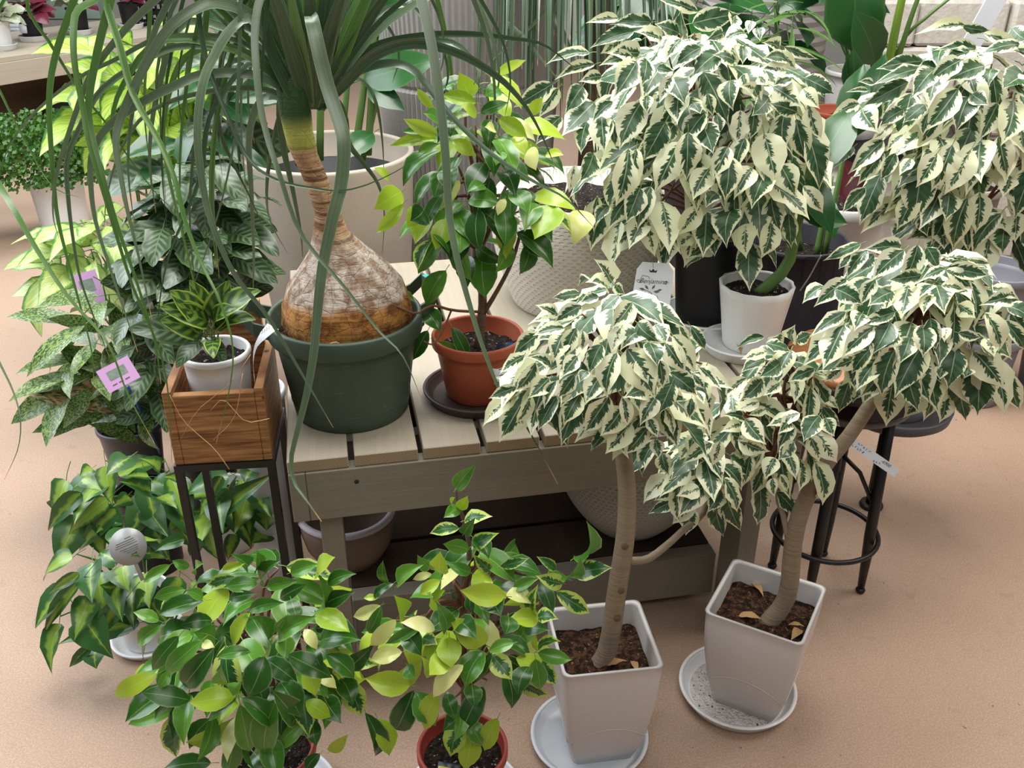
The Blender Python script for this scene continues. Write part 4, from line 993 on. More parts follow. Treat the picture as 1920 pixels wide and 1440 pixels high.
crown(fl, B_fl2, 48, VM, (0.058, 0.088), rl_, 0.75, 0.75, minsep=0.026,
      used=B_fl2_used, shell=(0.45, 0.86), branch_from=[at(1460, 900, 1.47), at(1480, 800, 1.49), at(1495, 750, 1.5)], nbr=32)

# ------------------------------------------------------------------ green figs at the front
def red_pot_fig(label, X, Y, saucer_label):
    saucer('saucer', saucer_label, (X, Y, 0), 0.105, 0.02, M['cool_white'])
    t = thing('potted_fig', label, 'potted plant', (X, Y, 0.0052))
    round_pot(t, 0.080, 0.058, 0.140, M['red_pot'], rim=0.007, rimh=0.02, soil=M['soil_dark'], soil_drop=0.028)
    return t
f1 = red_pot_fig('bushy dark green fig in a red pot at the lower left corner', -0.425, 1.18, 'white saucer under the red pot of the bushy dark green fig')
twig(f1, [f1.location + Vector((0.01, 0, 0.1)), at(525, 1360, 1.175), at(512, 1290, 1.17), at(490, 1200, 1.18)], 0.008, 0.005, M['bark_dark'], 'trunk', 8, 8)
rg1 = random.Random(71)
B_f1 = [(460, 1180, 1.20, 180, 130, 0.16), (400, 1270, 1.14, 150, 90, 0.13), (560, 1220, 1.16, 120, 110, 0.13), (500, 1330, 1.10, 140, 60, 0.09), (520, 1100, 1.22, 110, 80, 0.1), (620, 1250, 1.16, 60, 90, 0.08)]
B_f1_used = []
read_leaves(f1, '''420 70 250 180 75 m,550 80 440 40 55 m,600 125 650 60 70 m,850 150 680 200 75 v,1000 195 790 215 100 m,930 90 830 0 90 d,985 110 1000 -20 75 m,775 100 920 60 50 l,1050 190 1160 45 100 d,1070 215 1275 175 85 m,1230 120 1405 65 85 m,1400 120 1520 20 120 l,1480 195 1660 130 80 d,1388 375 1400 125 140 m,1450 330 1650 250 90 d,1400 400 1615 515 130 l,1160 290 1330 200 90 d,955 370 1178 322 92 m,1230 300 1270 430 90 d,820 290 1000 260 70 d,640 310 355 395 110 d,520 235 320 290 70 m,640 290 530 240 60 m,345 440 180 385 80 m,360 470 215 600 80 m,478 548 310 765 110 d,625 580 405 780 120 m,710 625 520 860 130 d,955 395 845 600 100 l,1075 565 910 430 150 m,1130 510 1210 400 45 m,1150 560 1395 415 110 m,1195 545 1185 690 100 m,1320 500 1400 630 80 p,1430 580 1690 570 140 d,1215 670 1495 815 140 d,1470 670 1645 820 110 d,1620 740 1780 600 110 d,1620 850 1700 1070 130 v,1330 760 1390 935 100 l,1410 800 1530 890 80 p,955 650 735 685 70 m,1050 685 945 940 150 d,1060 700 1265 850 130 d,890 850 770 740 120 m,330 800 62 940 100 l,410 780 345 885 70 m,550 970 235 920 130 d,500 1010 155 1130 110 m,545 1015 470 1340 160 v,855 940 560 985 130 l,860 960 685 1105 70 m,690 1100 555 1290 130 d,890 1005 950 1300 130 m,905 960 1110 1150 110 d,1130 970 1065 1330 150 m,850 1165 805 1440 120 m,1355 1100 1140 1295 120 m,1380 1110 1400 1270 100 d,1490 1310 1605 1200 70 l,690 1390 385 1430 130 d,980 1320 1090 1450 120 d,1420 1330 1330 1450 80 d,1330 980 1490 1080 90 l,1160 850 1290 1080 150 d,700 440 500 470 100 d,720 560 580 520 110 m,840 610 760 520 60 d,640 590 720 620 60 p,1260 1100 1100 900 130 d,1450 950 1560 1120 140 d,1560 830 1640 1000 120 d,1400 640 1440 760 80 d''', 200, 1040, 3.5556, B_f1, GK, rg1, 0, used=B_f1_used)
crown(f1, B_f1, 75,
      lambda o, r: [('gdark', 1.0), ('gmid', 0.8), ('glime', 0.16), ('gpale', 0.07), ('gvar', 0.14)], (0.060, 0.088), rg1, 0.45, 0.75, minsep=0.032,
      used=B_f1_used, shell=(0.45, 0.86), branch_from=[at(520, 1330, 1.17), at(505, 1260, 1.17), at(490, 1200, 1.18)], nbr=26)
f2 = red_pot_fig('green fig with pale yellow-green leaves in a red pot at the bottom centre', -0.087, 1.18, 'white saucer under the red pot of the yellow-green fig')
twig(f2, [f2.location + Vector((0.0, 0, 0.1)), at(872, 1330, 1.175), at(870, 1240, 1.18), at(865, 1130, 1.19), at(880, 1040, 1.20), at(872, 985, 1.20), at(858, 940, 1.20), at(855, 915, 1.2)], 0.008, 0.0015, M['bark_dark'], 'trunk', 8, 16)
part('photo_card', MB().box(-0.02, 0.02, -0.0006, 0.0006, -0.014, 0.014), M['dark_card'], f2).matrix_local = Matrix.Translation((-0.022, -0.045, 0.128)) @ Matrix.Rotation(math.radians(-12), 4, 'Z') @ Matrix.Rotation(math.radians(-42), 4, 'X')
part('card_picture', MB().box(-0.019, 0.004, -0.0011, -0.0007, -0.013, 0.007), M['card_yellow'], f2).matrix_local = Matrix.Translation((-0.022, -0.045, 0.128)) @ Matrix.Rotation(math.radians(-12), 4, 'Z') @ Matrix.Rotation(math.radians(-42), 4, 'X')
rg2 = random.Random(81)
B_f2 = [(870, 1150, 1.19, 140, 110, 0.13), (790, 1200, 1.15, 100, 90, 0.1), (920, 1230, 1.15, 120, 90, 0.11), (830, 1270, 1.12, 110, 70, 0.1), (900, 1060, 1.22, 110, 55, 0.09), (1010, 1120, 1.22, 70, 60, 0.07)]
B_f2_used = []
read_leaves(f2, '''650 115 660 -20 100 l,380 200 545 70 110 m,600 130 480 165 50 p,655 175 525 260 70 l,860 120 700 55 80 m,985 105 880 0 80 v,1065 75 1245 25 60 v,1085 275 800 238 125 l,1105 260 1272 330 95 p,1150 230 1310 160 70 m,1425 100 1305 15 55 v,1475 140 1590 20 120 m,1560 130 1800 88 120 v,1470 190 1300 140 90 v,1270 380 1310 205 110 v,1440 250 1648 385 100 v,1305 430 1445 430 90 v,1310 420 1110 440 110 l,1110 410 1088 530 110 d,955 592 720 415 140 l,695 505 630 315 110 m,670 350 600 250 80 l,620 500 400 455 95 p,360 435 200 600 95 p,255 340 85 410 70 p,265 345 185 515 70 d,390 430 350 275 100 l,345 195 220 300 60 d,300 190 280 40 80 d,240 290 150 290 40 l,400 650 200 700 95 p,425 520 530 670 110 d,660 560 550 680 60 l,720 555 735 750 125 l,810 740 620 945 110 p,450 870 165 825 130 l,595 810 535 680 70 l,945 650 830 880 140 m,1000 660 900 840 70 d,1005 665 1135 830 120 v,1145 590 985 640 80 m,1310 640 1460 580 100 v,1315 655 1532 700 80 m,1295 700 1325 895 100 m,1345 710 1430 862 100 v,1250 750 1180 935 130 d,1300 640 1295 520 45 l,480 910 365 1155 130 d,500 920 625 1135 130 m,640 920 560 1160 110 l,700 920 755 1090 100 d,870 870 890 1020 120 d,820 1040 680 1170 120 d,800 1130 730 1340 130 v,870 1190 825 1425 120 l,830 1110 935 1270 100 m,1040 1095 958 1300 95 l,160 1060 215 1335 100 d,240 1100 315 1335 130 l,780 440 900 560 120 d,960 300 1060 410 140 d,1230 480 1390 500 110 d,620 290 690 240 60 l,870 260 880 390 70 d,540 470 300 590 60 m,700 690 590 800 110 l,440 740 490 820 80 m,540 560 640 600 100 v''', 640, 1040, 3.5556, B_f2, GK, rg2, 0, used=B_f2_used)
read_leaves(f2, '''1140 370 1255 228 90 m,1150 490 1205 415 55 l,1150 490 1065 545 70 m,1150 610 985 640 70 v,1190 565 1350 540 85 v,1185 640 1250 550 60 d,1240 715 1390 640 85 v,1210 735 1062 705 70 m,1240 670 1330 790 90 d,980 850 905 770 70 m,1845 775 1915 570 120 m,1115 475 1130 425 40 l''', 500, 800, 3.2, B_f2, GK, rg2, 0.02, used=B_f2_used)
crown(f2, B_f2, 45,
      lambda o, r: [('gdark', 1.0), ('gmid', 0.55), ('glime', 0.35), ('gpale', 0.14), ('gvar', 0.35)], (0.060, 0.086), rg2, 0.45, 0.75, minsep=0.032,
      used=B_f2_used, shell=(0.45, 0.86), branch_from=[at(870, 1290, 1.18), at(866, 1200, 1.18), at(866, 1130, 1.19)], nbr=32)

# ------------------------------------------------------------------ wooden box on a black metal stand, potted prayer plant inside
SY = math.radians(6.5)
BX = Vector((-0.606, 1.452, 0))
stand = thing('metal_stand', 'thin black metal stand carrying the wooden box', 'stand', BX, SY)
BW, BD, BZ0, BZ1 = 0.172, 0.19, 0.552, 0.70
for (x, y) in ((0.004, 0.004), (BW-0.004, 0.004), (0.004, BD-0.004), (BW-0.004, BD-0.004)):
    part('leg', MB().box(x-0.007, x+0.007, y-0.007, y+0.007, 0, BZ0-0.0005), M['black_metal'], stand, False)
for (a, b, c, d) in ((0.011, BW-0.011, -0.003, 0.011), (0.011, BW-0.011, BD-0.011, BD+0.003), (-0.003, 0.011, 0.011, BD-0.011), (BW-0.011, BW+0.003, 0.011, BD-0.011)):
    part('top_bar', MB().box(a, b, c, d, BZ0-0.0145, BZ0-0.0005), M['black_metal'], stand, False)
box = thing('wooden_box', 'stained wooden planter box with open top on the black stand', 'planter box', BX + Vector((0, 0, BZ0)), SY)
def bxp(name, *a): return part(name, MB().box(*a, 0.001), M['cedar'], box, False)
bh = BZ1-BZ0
bxp('front_board', 0.016, BW-0.016, 0.0, 0.016, 0, bh-0.008)
bxp('side_board', 0.0, 0.0155, 0.0, BD, 0, bh)
bxp('side_board', BW-0.0155, BW, 0.0, BD, 0, bh)
bxp('back_board', 0.016, BW-0.016, BD-0.016, BD, 0, bh+0.09)
bxp('bottom_board', 0.016, BW-0.016, 0.0165, BD-0.0165, 0.0, 0.012)
cpot = thing('prayer_plant', 'lime-striped prayer plant in a white pot inside the wooden box', 'potted plant', Vector((-0.532, 1.545, BZ0+0.0125)))
round_pot(cpot, 0.062, 0.048, 0.175, M['white_plastic'], rim=0.004, rimh=0.012, soil=M['soil_dark'], soil_drop=0.02)
PRAY = [  # base px, tip px, Y base, Y tip, kind
 (380,615,318,545,1.5,1.46,'calathea_lime'),(385,600,355,525,1.52,1.5,'calathea_lime'),(400,600,430,525,1.52,1.5,'calathea_lime'),(390,605,300,575,1.5,1.45,'calathea_lime'),
 (405,610,470,560,1.52,1.5,'calathea_lime'),(400,610,490,545,1.5,1.48,'calathea_lime'),(380,625,300,600,1.5,1.45,'calathea_lime'),(410,615,480,600,1.5,1.46,'calathea_lime'),
 (375,640,330,690,1.47,1.42,'calathea'),(400,640,400,672,1.46,1.40,'calathea_lime'),(370,630,240,618,1.5,1.44,'calathea'),(390,640,425,676,1.47,1.43,'calathea'),
 (395,600,395,545,1.54,1.52,'calathea_lime'),(400,605,445,580,1.5,1.46,'calathea_lime'),(380,605,335,570,1.5,1.46,'calathea_lime')]
def handleaves(root, data, rng, nz=0.6, wid=1.0, pet=None):
    for (bx, by, tx, ty, yb, yt, key) in data:
        b = at(bx, by, yb); t = at(tx, ty, yt)
        put_leaf(root, key, b, t, (CAMP - t).normalized() + Vector((rng.uniform(-.3,.3), rng.uniform(-.3,.3), nz)), wid*rng.uniform(0.9, 1.15), rng)
rp = random.Random(5)
handleaves(cpot, PRAY, rp)
for (px, py) in ((375, 600), (395, 590), (410, 600), (385, 612), (402, 612), (368, 618)):
    twig(cpot, [cpot.location + Vector((rp.uniform(-.02,.02), rp.uniform(-.02,.02), 0.15)), at(px, py+20, 1.53), at(px, py, 1.51)], 0.002, 0.0015, M['stem_green'], 'stem', 5, 6)

# ------------------------------------------------------------------ leafy pots on the left
def leafy(name, label, X, Y, rt, rb, h, potmat, blobs, n, mix, L, seed, droop=0.5, minsep=0.04, z0=0.0, soil='soil_dark', group=None, stems=8, shell=(0.55, 1.0)):
    t = thing(name, label, 'potted plant', (X, Y, z0), 0, group)
    round_pot(t, rt, rb, h, M[potmat], rim=0.005, rimh=0.015, soil=M[soil])
    rng = random.Random(seed)
    c0 = Vector((X, Y, z0+h-0.03))
    crown(t, blobs, n, mix, L, rng, droop, 0.75, minsep=minsep, shell=shell, branch_from=[c0, c0 + Vector((0.015, 0.01, 0)), c0 + Vector((-0.015, 0.005, 0))], nbr=stems, brmat=M['stem_green'])
    return t
HM = [('heart', 1)]
ph1 = leafy('heartleaf_plant', 'heart-leaved trailing plant in a white pot with round tag beside the bushy fig', -0.80, 1.60, 0.065, 0.052, 0.13, 'white_plastic',
    [(230, 1090, 1.55, 130, 80, 0.10), (170, 1150, 1.50, 90, 70, 0.08), (330, 1080, 1.56, 80, 60, 0.08)], 16, HM, (0.075, 0.11), 91, 0.7)
saucer('saucer', 'white saucer on the floor under the trailing heart-leaved plant', (-0.80, 1.60, -0.0), 0.078, 0.018, M['white_plastic'])
ph1.location.z = 0.0052
ph2 = leafy('heartleaf_plant', 'heart-leaved trailing plant in a black pot below the spotted plant', -0.86, 1.86, 0.070, 0.055, 0.22, 'black_plastic',
    [(240, 920, 1.82, 120, 75, 0.11), (170, 960, 1.78, 80, 60, 0.08), (300, 950, 1.8, 70, 80, 0.08)], 18, HM, (0.085, 0.125), 92, 0.65)
ph3 = leafy('heartleaf_plant', 'heart-leaved trailing plant in a white pot behind the black stand legs', -0.70, 1.94, 0.065, 0.052, 0.17, 'white_plastic',
    [(450, 930, 1.80, 90, 60, 0.09), (400, 980, 1.78, 60, 40, 0.06)], 12, HM, (0.08, 0.115), 93, 0.5)
B_ph = [(230, 1100, 1.52, 200, 160, 0.06)]
read_leaves(ph1, '''470 880 300 1000 62,480 940 275 1230 92,555 820 555 1050 165,740 840 780 990 150,750 1040 570 1270 105,790 1190 360 1305 120,540 1320 420 1440 60,575 1345 580 1450 120,1100 680 930 750 80,1170 740 1090 630 90,900 760 790 770 70,880 1000 820 1090 110,690 960 600 950 80,830 1180 500 1310 100''', 0, 800, 3.2, B_ph, {'': 'heart'}, rp, W0=0.62)
B_ph2 = [(230, 920, 1.76, 200, 160, 0.05)]
read_leaves(ph2, '''485 400 295 620 105,640 440 420 640 105,690 500 480 740 90,550 250 480 300 80,505 310 610 385 90,770 190 640 290 135,900 390 720 330 110,890 300 760 300 90,890 490 1010 660 135,960 250 840 190 90,960 420 1060 490 90,780 430 680 480 90,1100 310 980 300 80,700 560 580 640 110''', 0, 800, 3.2, B_ph2, {'': 'heart'}, rp, W0=0.62)
B_ph3 = [(460, 930, 1.78, 140, 120, 0.05)]
read_leaves(ph3, '''1380 600 1190 770 80,1340 500 1645 280 120,1600 490 1600 620 185,1480 490 1500 650 100,1510 265 1470 340 100,1330 300 1270 440 70,1380 390 1290 500 80,1410 650 1370 800 80,1600 640 1510 700 140,1250 440 1200 530 70''', 0, 800, 3.2, B_ph3, {'': 'heart'}, rp, W0=0.62)
# round grey care tag
tagm = at(240, 1025, 1.46)
ct = part('care_tag', MB().lathe([(0.0001, -0.0005), (0.036, -0.0005), (0.036, 0.0005), (0.0001, 0.0005)], 32), M['clear_tag'], ph1, label='round grey care tag')
fm = frame(tagm - ph1.location, (0.86, 0.2, 0.32), (-0.3, 0.45, 0.8)); ct.matrix_local = fm
for k, (y, x0, x1) in enumerate(((0.016, 0.0, 0.012), (0.011, -0.02, 0.016), (0.007, -0.022, 0.018), (0.003, -0.024, 0.02), (-0.003, -0.018, 0.02), (-0.007, -0.012, 0.018), (-0.011, -0.006, 0.016), (-0.016, 0.0, 0.012), (-0.02, -0.002, 0.01))):
    part('print_line', MB().box(x0, x1, y, y+0.0012, 0.0005, 0.0008), M['card_label'], ct)
part('tag_stem', MB().box(-0.0035, 0.0035, -0.07, 0.03, -0.003, -0.0006), M['clear_tag'], ct)

spk = leafy('spotted_plant', 'spotted long-leaved plant with pink card tags in a dark pot on the left', -1.02, 2.20, 0.085, 0.062, 0.20, 'dark_grey',
    [(215, 640, 2.10, 110, 110, 0.12), (170, 720, 2.05, 90, 70, 0.1), (270, 740, 2.05, 60, 90, 0.1)], 44, [('speck', 1)], (0.12, 0.18), 94, 0.35, 0.05)
handleaves(spk, [(290,760,35,735,2.1,1.98,'speck_pink'),(210,770,60,812,2.08,1.98,'speck'),(190,765,70,750,2.08,2.0,'speck'),(215,690,110,655,2.1,2.02,'speck'),(190,710,100,640,2.1,2.02,'speck'),(200,620,85,598,2.12,2.05,'speck'),(260,830,165,795,2.05,2.0,'speck'),(250,700,150,690,2.08,2.03,'speck'),(230,640,200,560,2.12,2.08,'speck'),(250,640,255,555,2.12,2.1,'speck'),(180,770,100,820,2.05,1.97,'speck')], rp, 0.7)
def pink_card(px, py, Y, w, h, ang, root):
    o = part('card_tag', MB().box(-w/2, w/2, -h/2, h/2, -0.0005, 0.0005), M['pink_card'], root, False, label='pink care card')
    c = at(px, py, Y); vd = (CAMP - c).normalized()
    x = Vector((math.cos(ang), 0.0, math.sin(ang))); x = (x - vd*x.dot(vd)); y = vd.cross(x)
    o.matrix_local = frame(c - root.location, x, y)
    a = part('picture', MB().box(-w*0.28, w*0.28, -h*0.1, h*0.28, 0.0005, 0.0009), M['card_print'], o, False)
    for k in range(3): part('print_line', MB().box(-w*0.3+k*w*0.2, -w*0.16+k*w*0.2, -h*0.32, -h*0.27, 0.0005, 0.0009), M['card_label'], o, False)
    return o
pink_card(222, 702, 1.84, 0.072, 0.054, math.radians(28), spk)
part('card_stick', MB().tube([at(240, 725, 1.845), at(270, 780, 1.93), at(300, 850, 2.05)], 0.0035, 6), M['blue_plastic'], spk, shift=spk.location)

dpl = leafy('lime_leaved_plant', 'pale lime leaved plant with pink card tag on the floor at left', -1.15, 2.62, 0.09, 0.07, 0.20, 'dark_grey',
    [(190, 480, 2.55, 120, 75, 0.12), (120, 520, 2.5, 60, 50, 0.08)], 34, [('dumb_pale', 1)], (0.13, 0.19), 95, 0.4, 0.05)
handleaves(dpl, [(150,530,72,560,2.5,2.42,'dumb_pale'),(140,505,70,525,2.5,2.45,'dumb_pale'),(190,455,60,442,2.55,2.5,'dumb_pale'),(160,480,85,455,2.5,2.45,'dumb_pale'),(230,470,215,400,2.55,2.5,'dumb_pale')], rp)
pink_card(166, 541, 2.16, 0.058, 0.080, math.radians(16), dpl)
dmb = leafy('lime_leaved_plant', 'tall plant with broad lime leaves edged in green behind the strap leaves', -1.22, 3.0, 0.12, 0.09, 0.30, 'dark_grey',
    [(270, 190, 2.95, 130, 110, 0.16), (330, 260, 2.9, 90, 80, 0.12), (370, 120, 3.05, 70, 80, 0.1)], 34, [('dumb', 1)], (0.18, 0.27), 96, 0.35, 0.08)
handleaves(dmb, [(260,165,118,120,2.9,2.8,'dumb'),(250,150,170,180,2.9,2.8,'dumb'),(290,140,215,80,2.95,2.9,'dumb'),(345,245,345,140,2.9,2.88,'dumb'),(320,230,260,160,2.9,2.82,'dumb'),(300,150,380,95,2.95,2.9,'dumb'),(330,200,395,160,2.9,2.88,'dumb'),(340,255,330,190,2.85,2.8,'dumb'),(250,235,148,228,2.9,2.82,'dumb')], rp)
cal = leafy('calathea', 'dark striped prayer plant with wavy leaves before the beige planter', -0.86, 2.28, 0.09, 0.07, 0.30, 'black_plastic',
    [(380, 400, 2.22, 100, 100, 0.13), (350, 480, 2.15, 110, 90, 0.13), (420, 470, 2.2, 70, 90, 0.1)], 95, [('calathea', 1)], (0.095, 0.14), 97, 0.3, 0.045)
cal2 = leafy('broad_leaf_plant', 'green leafed plant with upright stems between lime plant and beige planter', -0.98, 2.75, 0.09, 0.07, 0.28, 'black_plastic',
    [(430, 200, 2.7, 60, 80, 0.1), (400, 290, 2.65, 60, 60, 0.1), (330, 330, 2.6, 80, 60, 0.1)], 42, [('big', 1), ('calathea', 0.6)], (0.13, 0.2), 98, 0.3, 0.06)
blk = leafy('heartleaf_plant', 'small green leaved plant in a black pot under the striped prayer plant', -0.78, 2.08, 0.075, 0.06, 0.24, 'black_plastic',
    [(300, 620, 2.0, 70, 80, 0.09), (330, 560, 2.05, 80, 50, 0.09), (290, 720, 1.95, 50, 80, 0.08)], 44, [('calathea', 1)], (0.08, 0.12), 99, 0.5, 0.05)
wp = thing('nursery_pot', 'empty white pot with dark inside wedged between bench and stand', 'pot', (-0.548, 1.80, 0))
round_pot(wp, 0.062, 0.05, 0.52, M['cool_white'], rim=0.004, rimh=0.02)

# maidenhair fern: uncountable leaflets
fern = thing('maidenhair_fern', 'bushy maidenhair fern in a white pot on the floor below the table', 'potted plant', (-2.06, 4.25, 0))
round_pot(fern, 0.12, 0.10, 0.27, M['white_plastic'], rim=0.005, rimh=0.015, soil=M['soil_dark'])
fr_ = random.Random(13); mb = MB()
for k in range(5200):
    a = fr_.uniform(0, 6.283); el = fr_.uniform(-0.5, 1.0); q = fr_.uniform(0.7, 1.0)
    c = Vector((-0.06 + 0.30*q*math.cos(a)*math.sqrt(max(0, 1-el*el*0.7)), 0.22*q*math.sin(a)*math.sqrt(max(0, 1-el*el*0.7)), 0.36 + 0.20*q*el))
    s = fr_.uniform(0.014, 0.026); d = Vector((fr_.uniform(-1,1), fr_.uniform(-1,1), fr_.uniform(-1,0.6))).normalized(); w = d.orthogonal().normalized()
    mb.add([c, c + d*s*0.6 + w*s*0.5, c + d*s, c + d*s*0.6 - w*s*0.5], [(0,1,2,3)], [((0.5,0),(1,0.5),(0.5,1),(0,0.5))])
o = part('leaflets', mb, M['fern'], fern); o['kind'] = 'stuff'
fern2 = thing('maidenhair_fern', 'trailing maidenhair fern cut by the left edge of the photo', 'potted plant', (-2.52, 4.05, 0))
round_pot(fern2, 0.11, 0.09, 0.24, M['black_plastic'], rim=0.005, rimh=0.015, soil=M['soil_dark'])
mb = MB()
for k in range(3600):
    a = fr_.uniform(0, 6.283); el = fr_.uniform(-1.0, 1.0); q = fr_.uniform(0.75, 1.0)
    c = Vector((0.26*q*math.cos(a)*math.sqrt(max(0, 1-el*el*0.6)), 0.2*q*math.sin(a)*math.sqrt(max(0, 1-el*el*0.6)), 0.33 + 0.30*q*el))
    s = fr_.uniform(0.014, 0.026); d = Vector((fr_.uniform(-1,1), fr_.uniform(-1,1), fr_.uniform(-1,0.6))).normalized(); w = d.orthogonal().normalized()
    mb.add([c, c + d*s*0.6 + w*s*0.5, c + d*s, c + d*s*0.6 - w*s*0.5], [(0,1,2,3)], [((0.5,0),(1,0.5),(0.5,1),(0,0.5))])
o = part('leaflets', mb, M['fern'], fern2); o['kind'] = 'stuff'

# ------------------------------------------------------------------ table at the back left with begonias
TA = onz(0, 108, 0.6); TB = onz(300, 65, 0.6)
tyaw = math.atan2(TB.y-TA.y, TB.x-TA.x)
ud = Vector((math.cos(tyaw), math.sin(tyaw), 0)); vd_ = Vector((-ud.y, ud.x, 0))
TO = Vector((TA.x, TA.y, 0)) - ud*0.6
table = thing('display_table', 'pale painted wooden display table with begonia pots at back left', 'table', TO, tyaw)
def tp(name, *a, mat='table_wood'): return part(name, MB().box(*a, 0.002), M[mat], table, False)
for k in range(5): tp('top_board', 0, 2.0, 0.0+k*0.17, 0.165+k*0.17, 0.572, 0.6)
tp('apron', 0, 2.0, -0.006, 0.03, 0.46, 0.5715)
for x in (0.1, 1.85):
    for y in (0.031, 0.75): tp('leg', x, x+0.07, y, y+0.07, 0, 0.5715)
tp('back_panel', 0.05, 1.95, 0.5, 0.52, 0.12, 0.5715, mat='brown_board')
tp('shelf', 0.05, 1.95, 0.11, 0.49, 0.08, 0.12, mat='dark_panel')
gbx = thing('storage_tub', 'grey plastic tub on the dark floor under the display table', 'tub', onz(150, 235, 0.121))
part('tub', MB().lathe([(0.001, 0), (0.15, 0), (0.19, 0.13), (0.195, 0.14), (0.18, 0.14), (0.145, 0.012), (0.001, 0.012)], 24), M['dark_grey'], gbx)
begs = [(18, 95, 'white_plastic', 'begonia_pale', 'left-most white pot with green leaves on the back table', 0.05),
        (75, 78, 'black_plastic', 'begonia', 'burgundy leaved begonia in a black pot on the back table', 0.055),
        (162, 66, 'black_plastic', 'begonia_pale', 'pale silver leaved begonia in a black pot on the back table', 0.05),
        (258, 55, 'black_plastic', 'begonia', 'burgundy and grey begonia in a black pot near the table end', 0.05)]
for i, (px, py, pm_, lk, lb, r) in enumerate(begs):
    c = onz(px, py, 0.6) + vd_*0.06
    saucer('saucer', 'white saucer under the ' + lb, (c.x, c.y, 0.6), r*1.5, 0.03, M['white_plastic'])
    t = thing('begonia', lb, 'potted plant', (c.x, c.y, 0.6052))
    round_pot(t, r*1.25, r, 0.15, M[pm_], rim=0.004, rimh=0.012, soil=M['soil_dark'])
    if i == 1: part('price_label', MB().box(-0.02, 0.02, -0.001, 0.001, -0.025, 0.025), M['paper'], t).matrix_local = Matrix.Translation((-0.02, -0.062, 0.07)) @ Matrix.Rotation(math.radians(-10), 4, 'X')
    rb2 = random.Random(200+i)
    for k in range(16):
        a = rb2.uniform(0, 6.283); b = Vector((c.x + 0.03*math.cos(a), c.y + 0.03*math.sin(a), 0.76 + rb2.uniform(0, 0.08)))
        d = Vector((math.cos(a), math.sin(a), rb2.uniform(-0.6, 0.6))).normalized()
        put_leaf(t, lk if rb2.random() < 0.8 else ('begonia_pale' if lk == 'begonia' else 'begonia'), b, b + d*rb2.uniform(0.08, 0.14), Vector((0, -0.5, 1)) + d*0.5, 1.0, rb2)
cr_ = thing('paper_stack', 'stack of white trays behind the burgundy begonia on the back table', 'trays', tuple(onz(40, 60, 0.6) + vd_*0.25))
for k in range(6): part('tray', MB().box(-0.16+0.004*(k % 3), 0.16+0.004*(k % 2), -0.1, 0.1, 0.022*k, 0.022*k+0.019, 0.002), M['cool_white'], cr_, False)
gp = thing('sage_planter', 'sage green trough planter behind the begonias on the back table', 'planter', tuple(onz(160, 42, 0.6) + vd_*0.3))
part('trough', MB().box(-0.3, 0.3, -0.08, 0.08, 0, 0.17, 0.01), plain('sage_plastic', C(128,150,136), 0.5), gp, False)
bc = thing('wire_crate', 'black lattice crate at the far end of the back table', 'crate', tuple(onz(318, 50, 0.6) + vd_*0.22), tyaw)
for z in (0.0, 0.06, 0.12):
    for (a, b, c, d) in ((-0.1, 0.1, -0.08, -0.07), (-0.1, 0.1, 0.07, 0.08), (-0.1, -0.09, -0.07, 0.07), (0.09, 0.1, -0.07, 0.07)):
        part('slat', MB().box(a, b, c, d, z, z+0.02), M['black_plastic'], bc, False)
for k in range(6): part('slat', MB().box(-0.1+k*0.038, -0.09+k*0.038, -0.083, -0.0705, 0, 0.14), M['black_plastic'], bc, False)

# ------------------------------------------------------------------ big planters behind the bench
bp = thing('tall_planter', 'tall beige cast planter with dark inside behind the ponytail palm', 'planter', (-0.512, 2.66, 0))
pr = [(0.001, 0), (0.165, 0), (0.17, 0.01), (0.20, 0.3), (0.225, 0.6), (0.235, 0.78), (0.238, 0.80), (0.237, 0.806), (0.224, 0.806), (0.222, 0.80), (0.215, 0.66), (0.001, 0.66)]
part('planter_body', MB().lathe(pr, 64), M['concrete'], bp)
part('inner_pot', MB().lathe([(0.208, 0.68), (0.208, 0.735), (0.20, 0.735), (0.19, 0.69), (0.001, 0.69)], 40), M['black_plastic'], bp)
rs = random.Random(17)
for (px, py, tx, ty, w) in ((640, 240, 655, 20, .010), (665, 250, 690, 60, .012), (690, 250, 700, -40, .012), (680, 260, 720, 120, .009), (560, 270, 520, 60, .010), (600, 260, 590, -60, .012)):
    twig(bp, [at(px, py+40, 2.66), at((px+tx)/2+6, (py+ty)/2, 2.66), at(tx, ty, 2.68)], w*0.9, w*0.6, M['stem_green'], 'stem', 7, 8)
handleaves(bp, [(690,160,760,208,2.64,2.58,'big'),(680,150,826,110,2.66,2.6,'big'),(700,100,640,-60,2.68,2.66,'big'),(690,60,780,-90,2.68,2.7,'big'),(560,150,430,190,2.62,2.5,'big'),(540,60,370,40,2.66,2.6,'big'),(600,60,560,-120,2.68,2.7,'big'),(700,250,640,300,2.6,2.5,'big'),(520,60,330,-40,2.7,2.7,'big'),(650,40,720,-20,2.68,2.7,'big')], rs, 0.3)
rp2 = thing('ribbed_planter', 'tall grey planter with fine vertical ribs behind the bench', 'planter', (-0.135, 3.05, 0))
wobr = lambda i, j, a, r, z: (0.0035 if i % 2 else -0.0035) if r > 0.1 and j < 8 else 0
part('planter_body', MB().lathe([(0.001, 0), (0.2, 0.0), (0.21, 0.02), (0.245, 0.4), (0.27, 0.85), (0.272, 0.925), (0.262, 0.935), (0.268, 0.945), (0.29, 1.32), (0.28, 1.34), (0.26, 1.3), (0.001, 1.25)], 200, wob=wobr), M['ribbed'], rp2, False)
dp = thing('dimpled_planter', 'pale egg-shaped planter covered in small dimples on the bench', 'planter', (0.155, 2.15, BT))
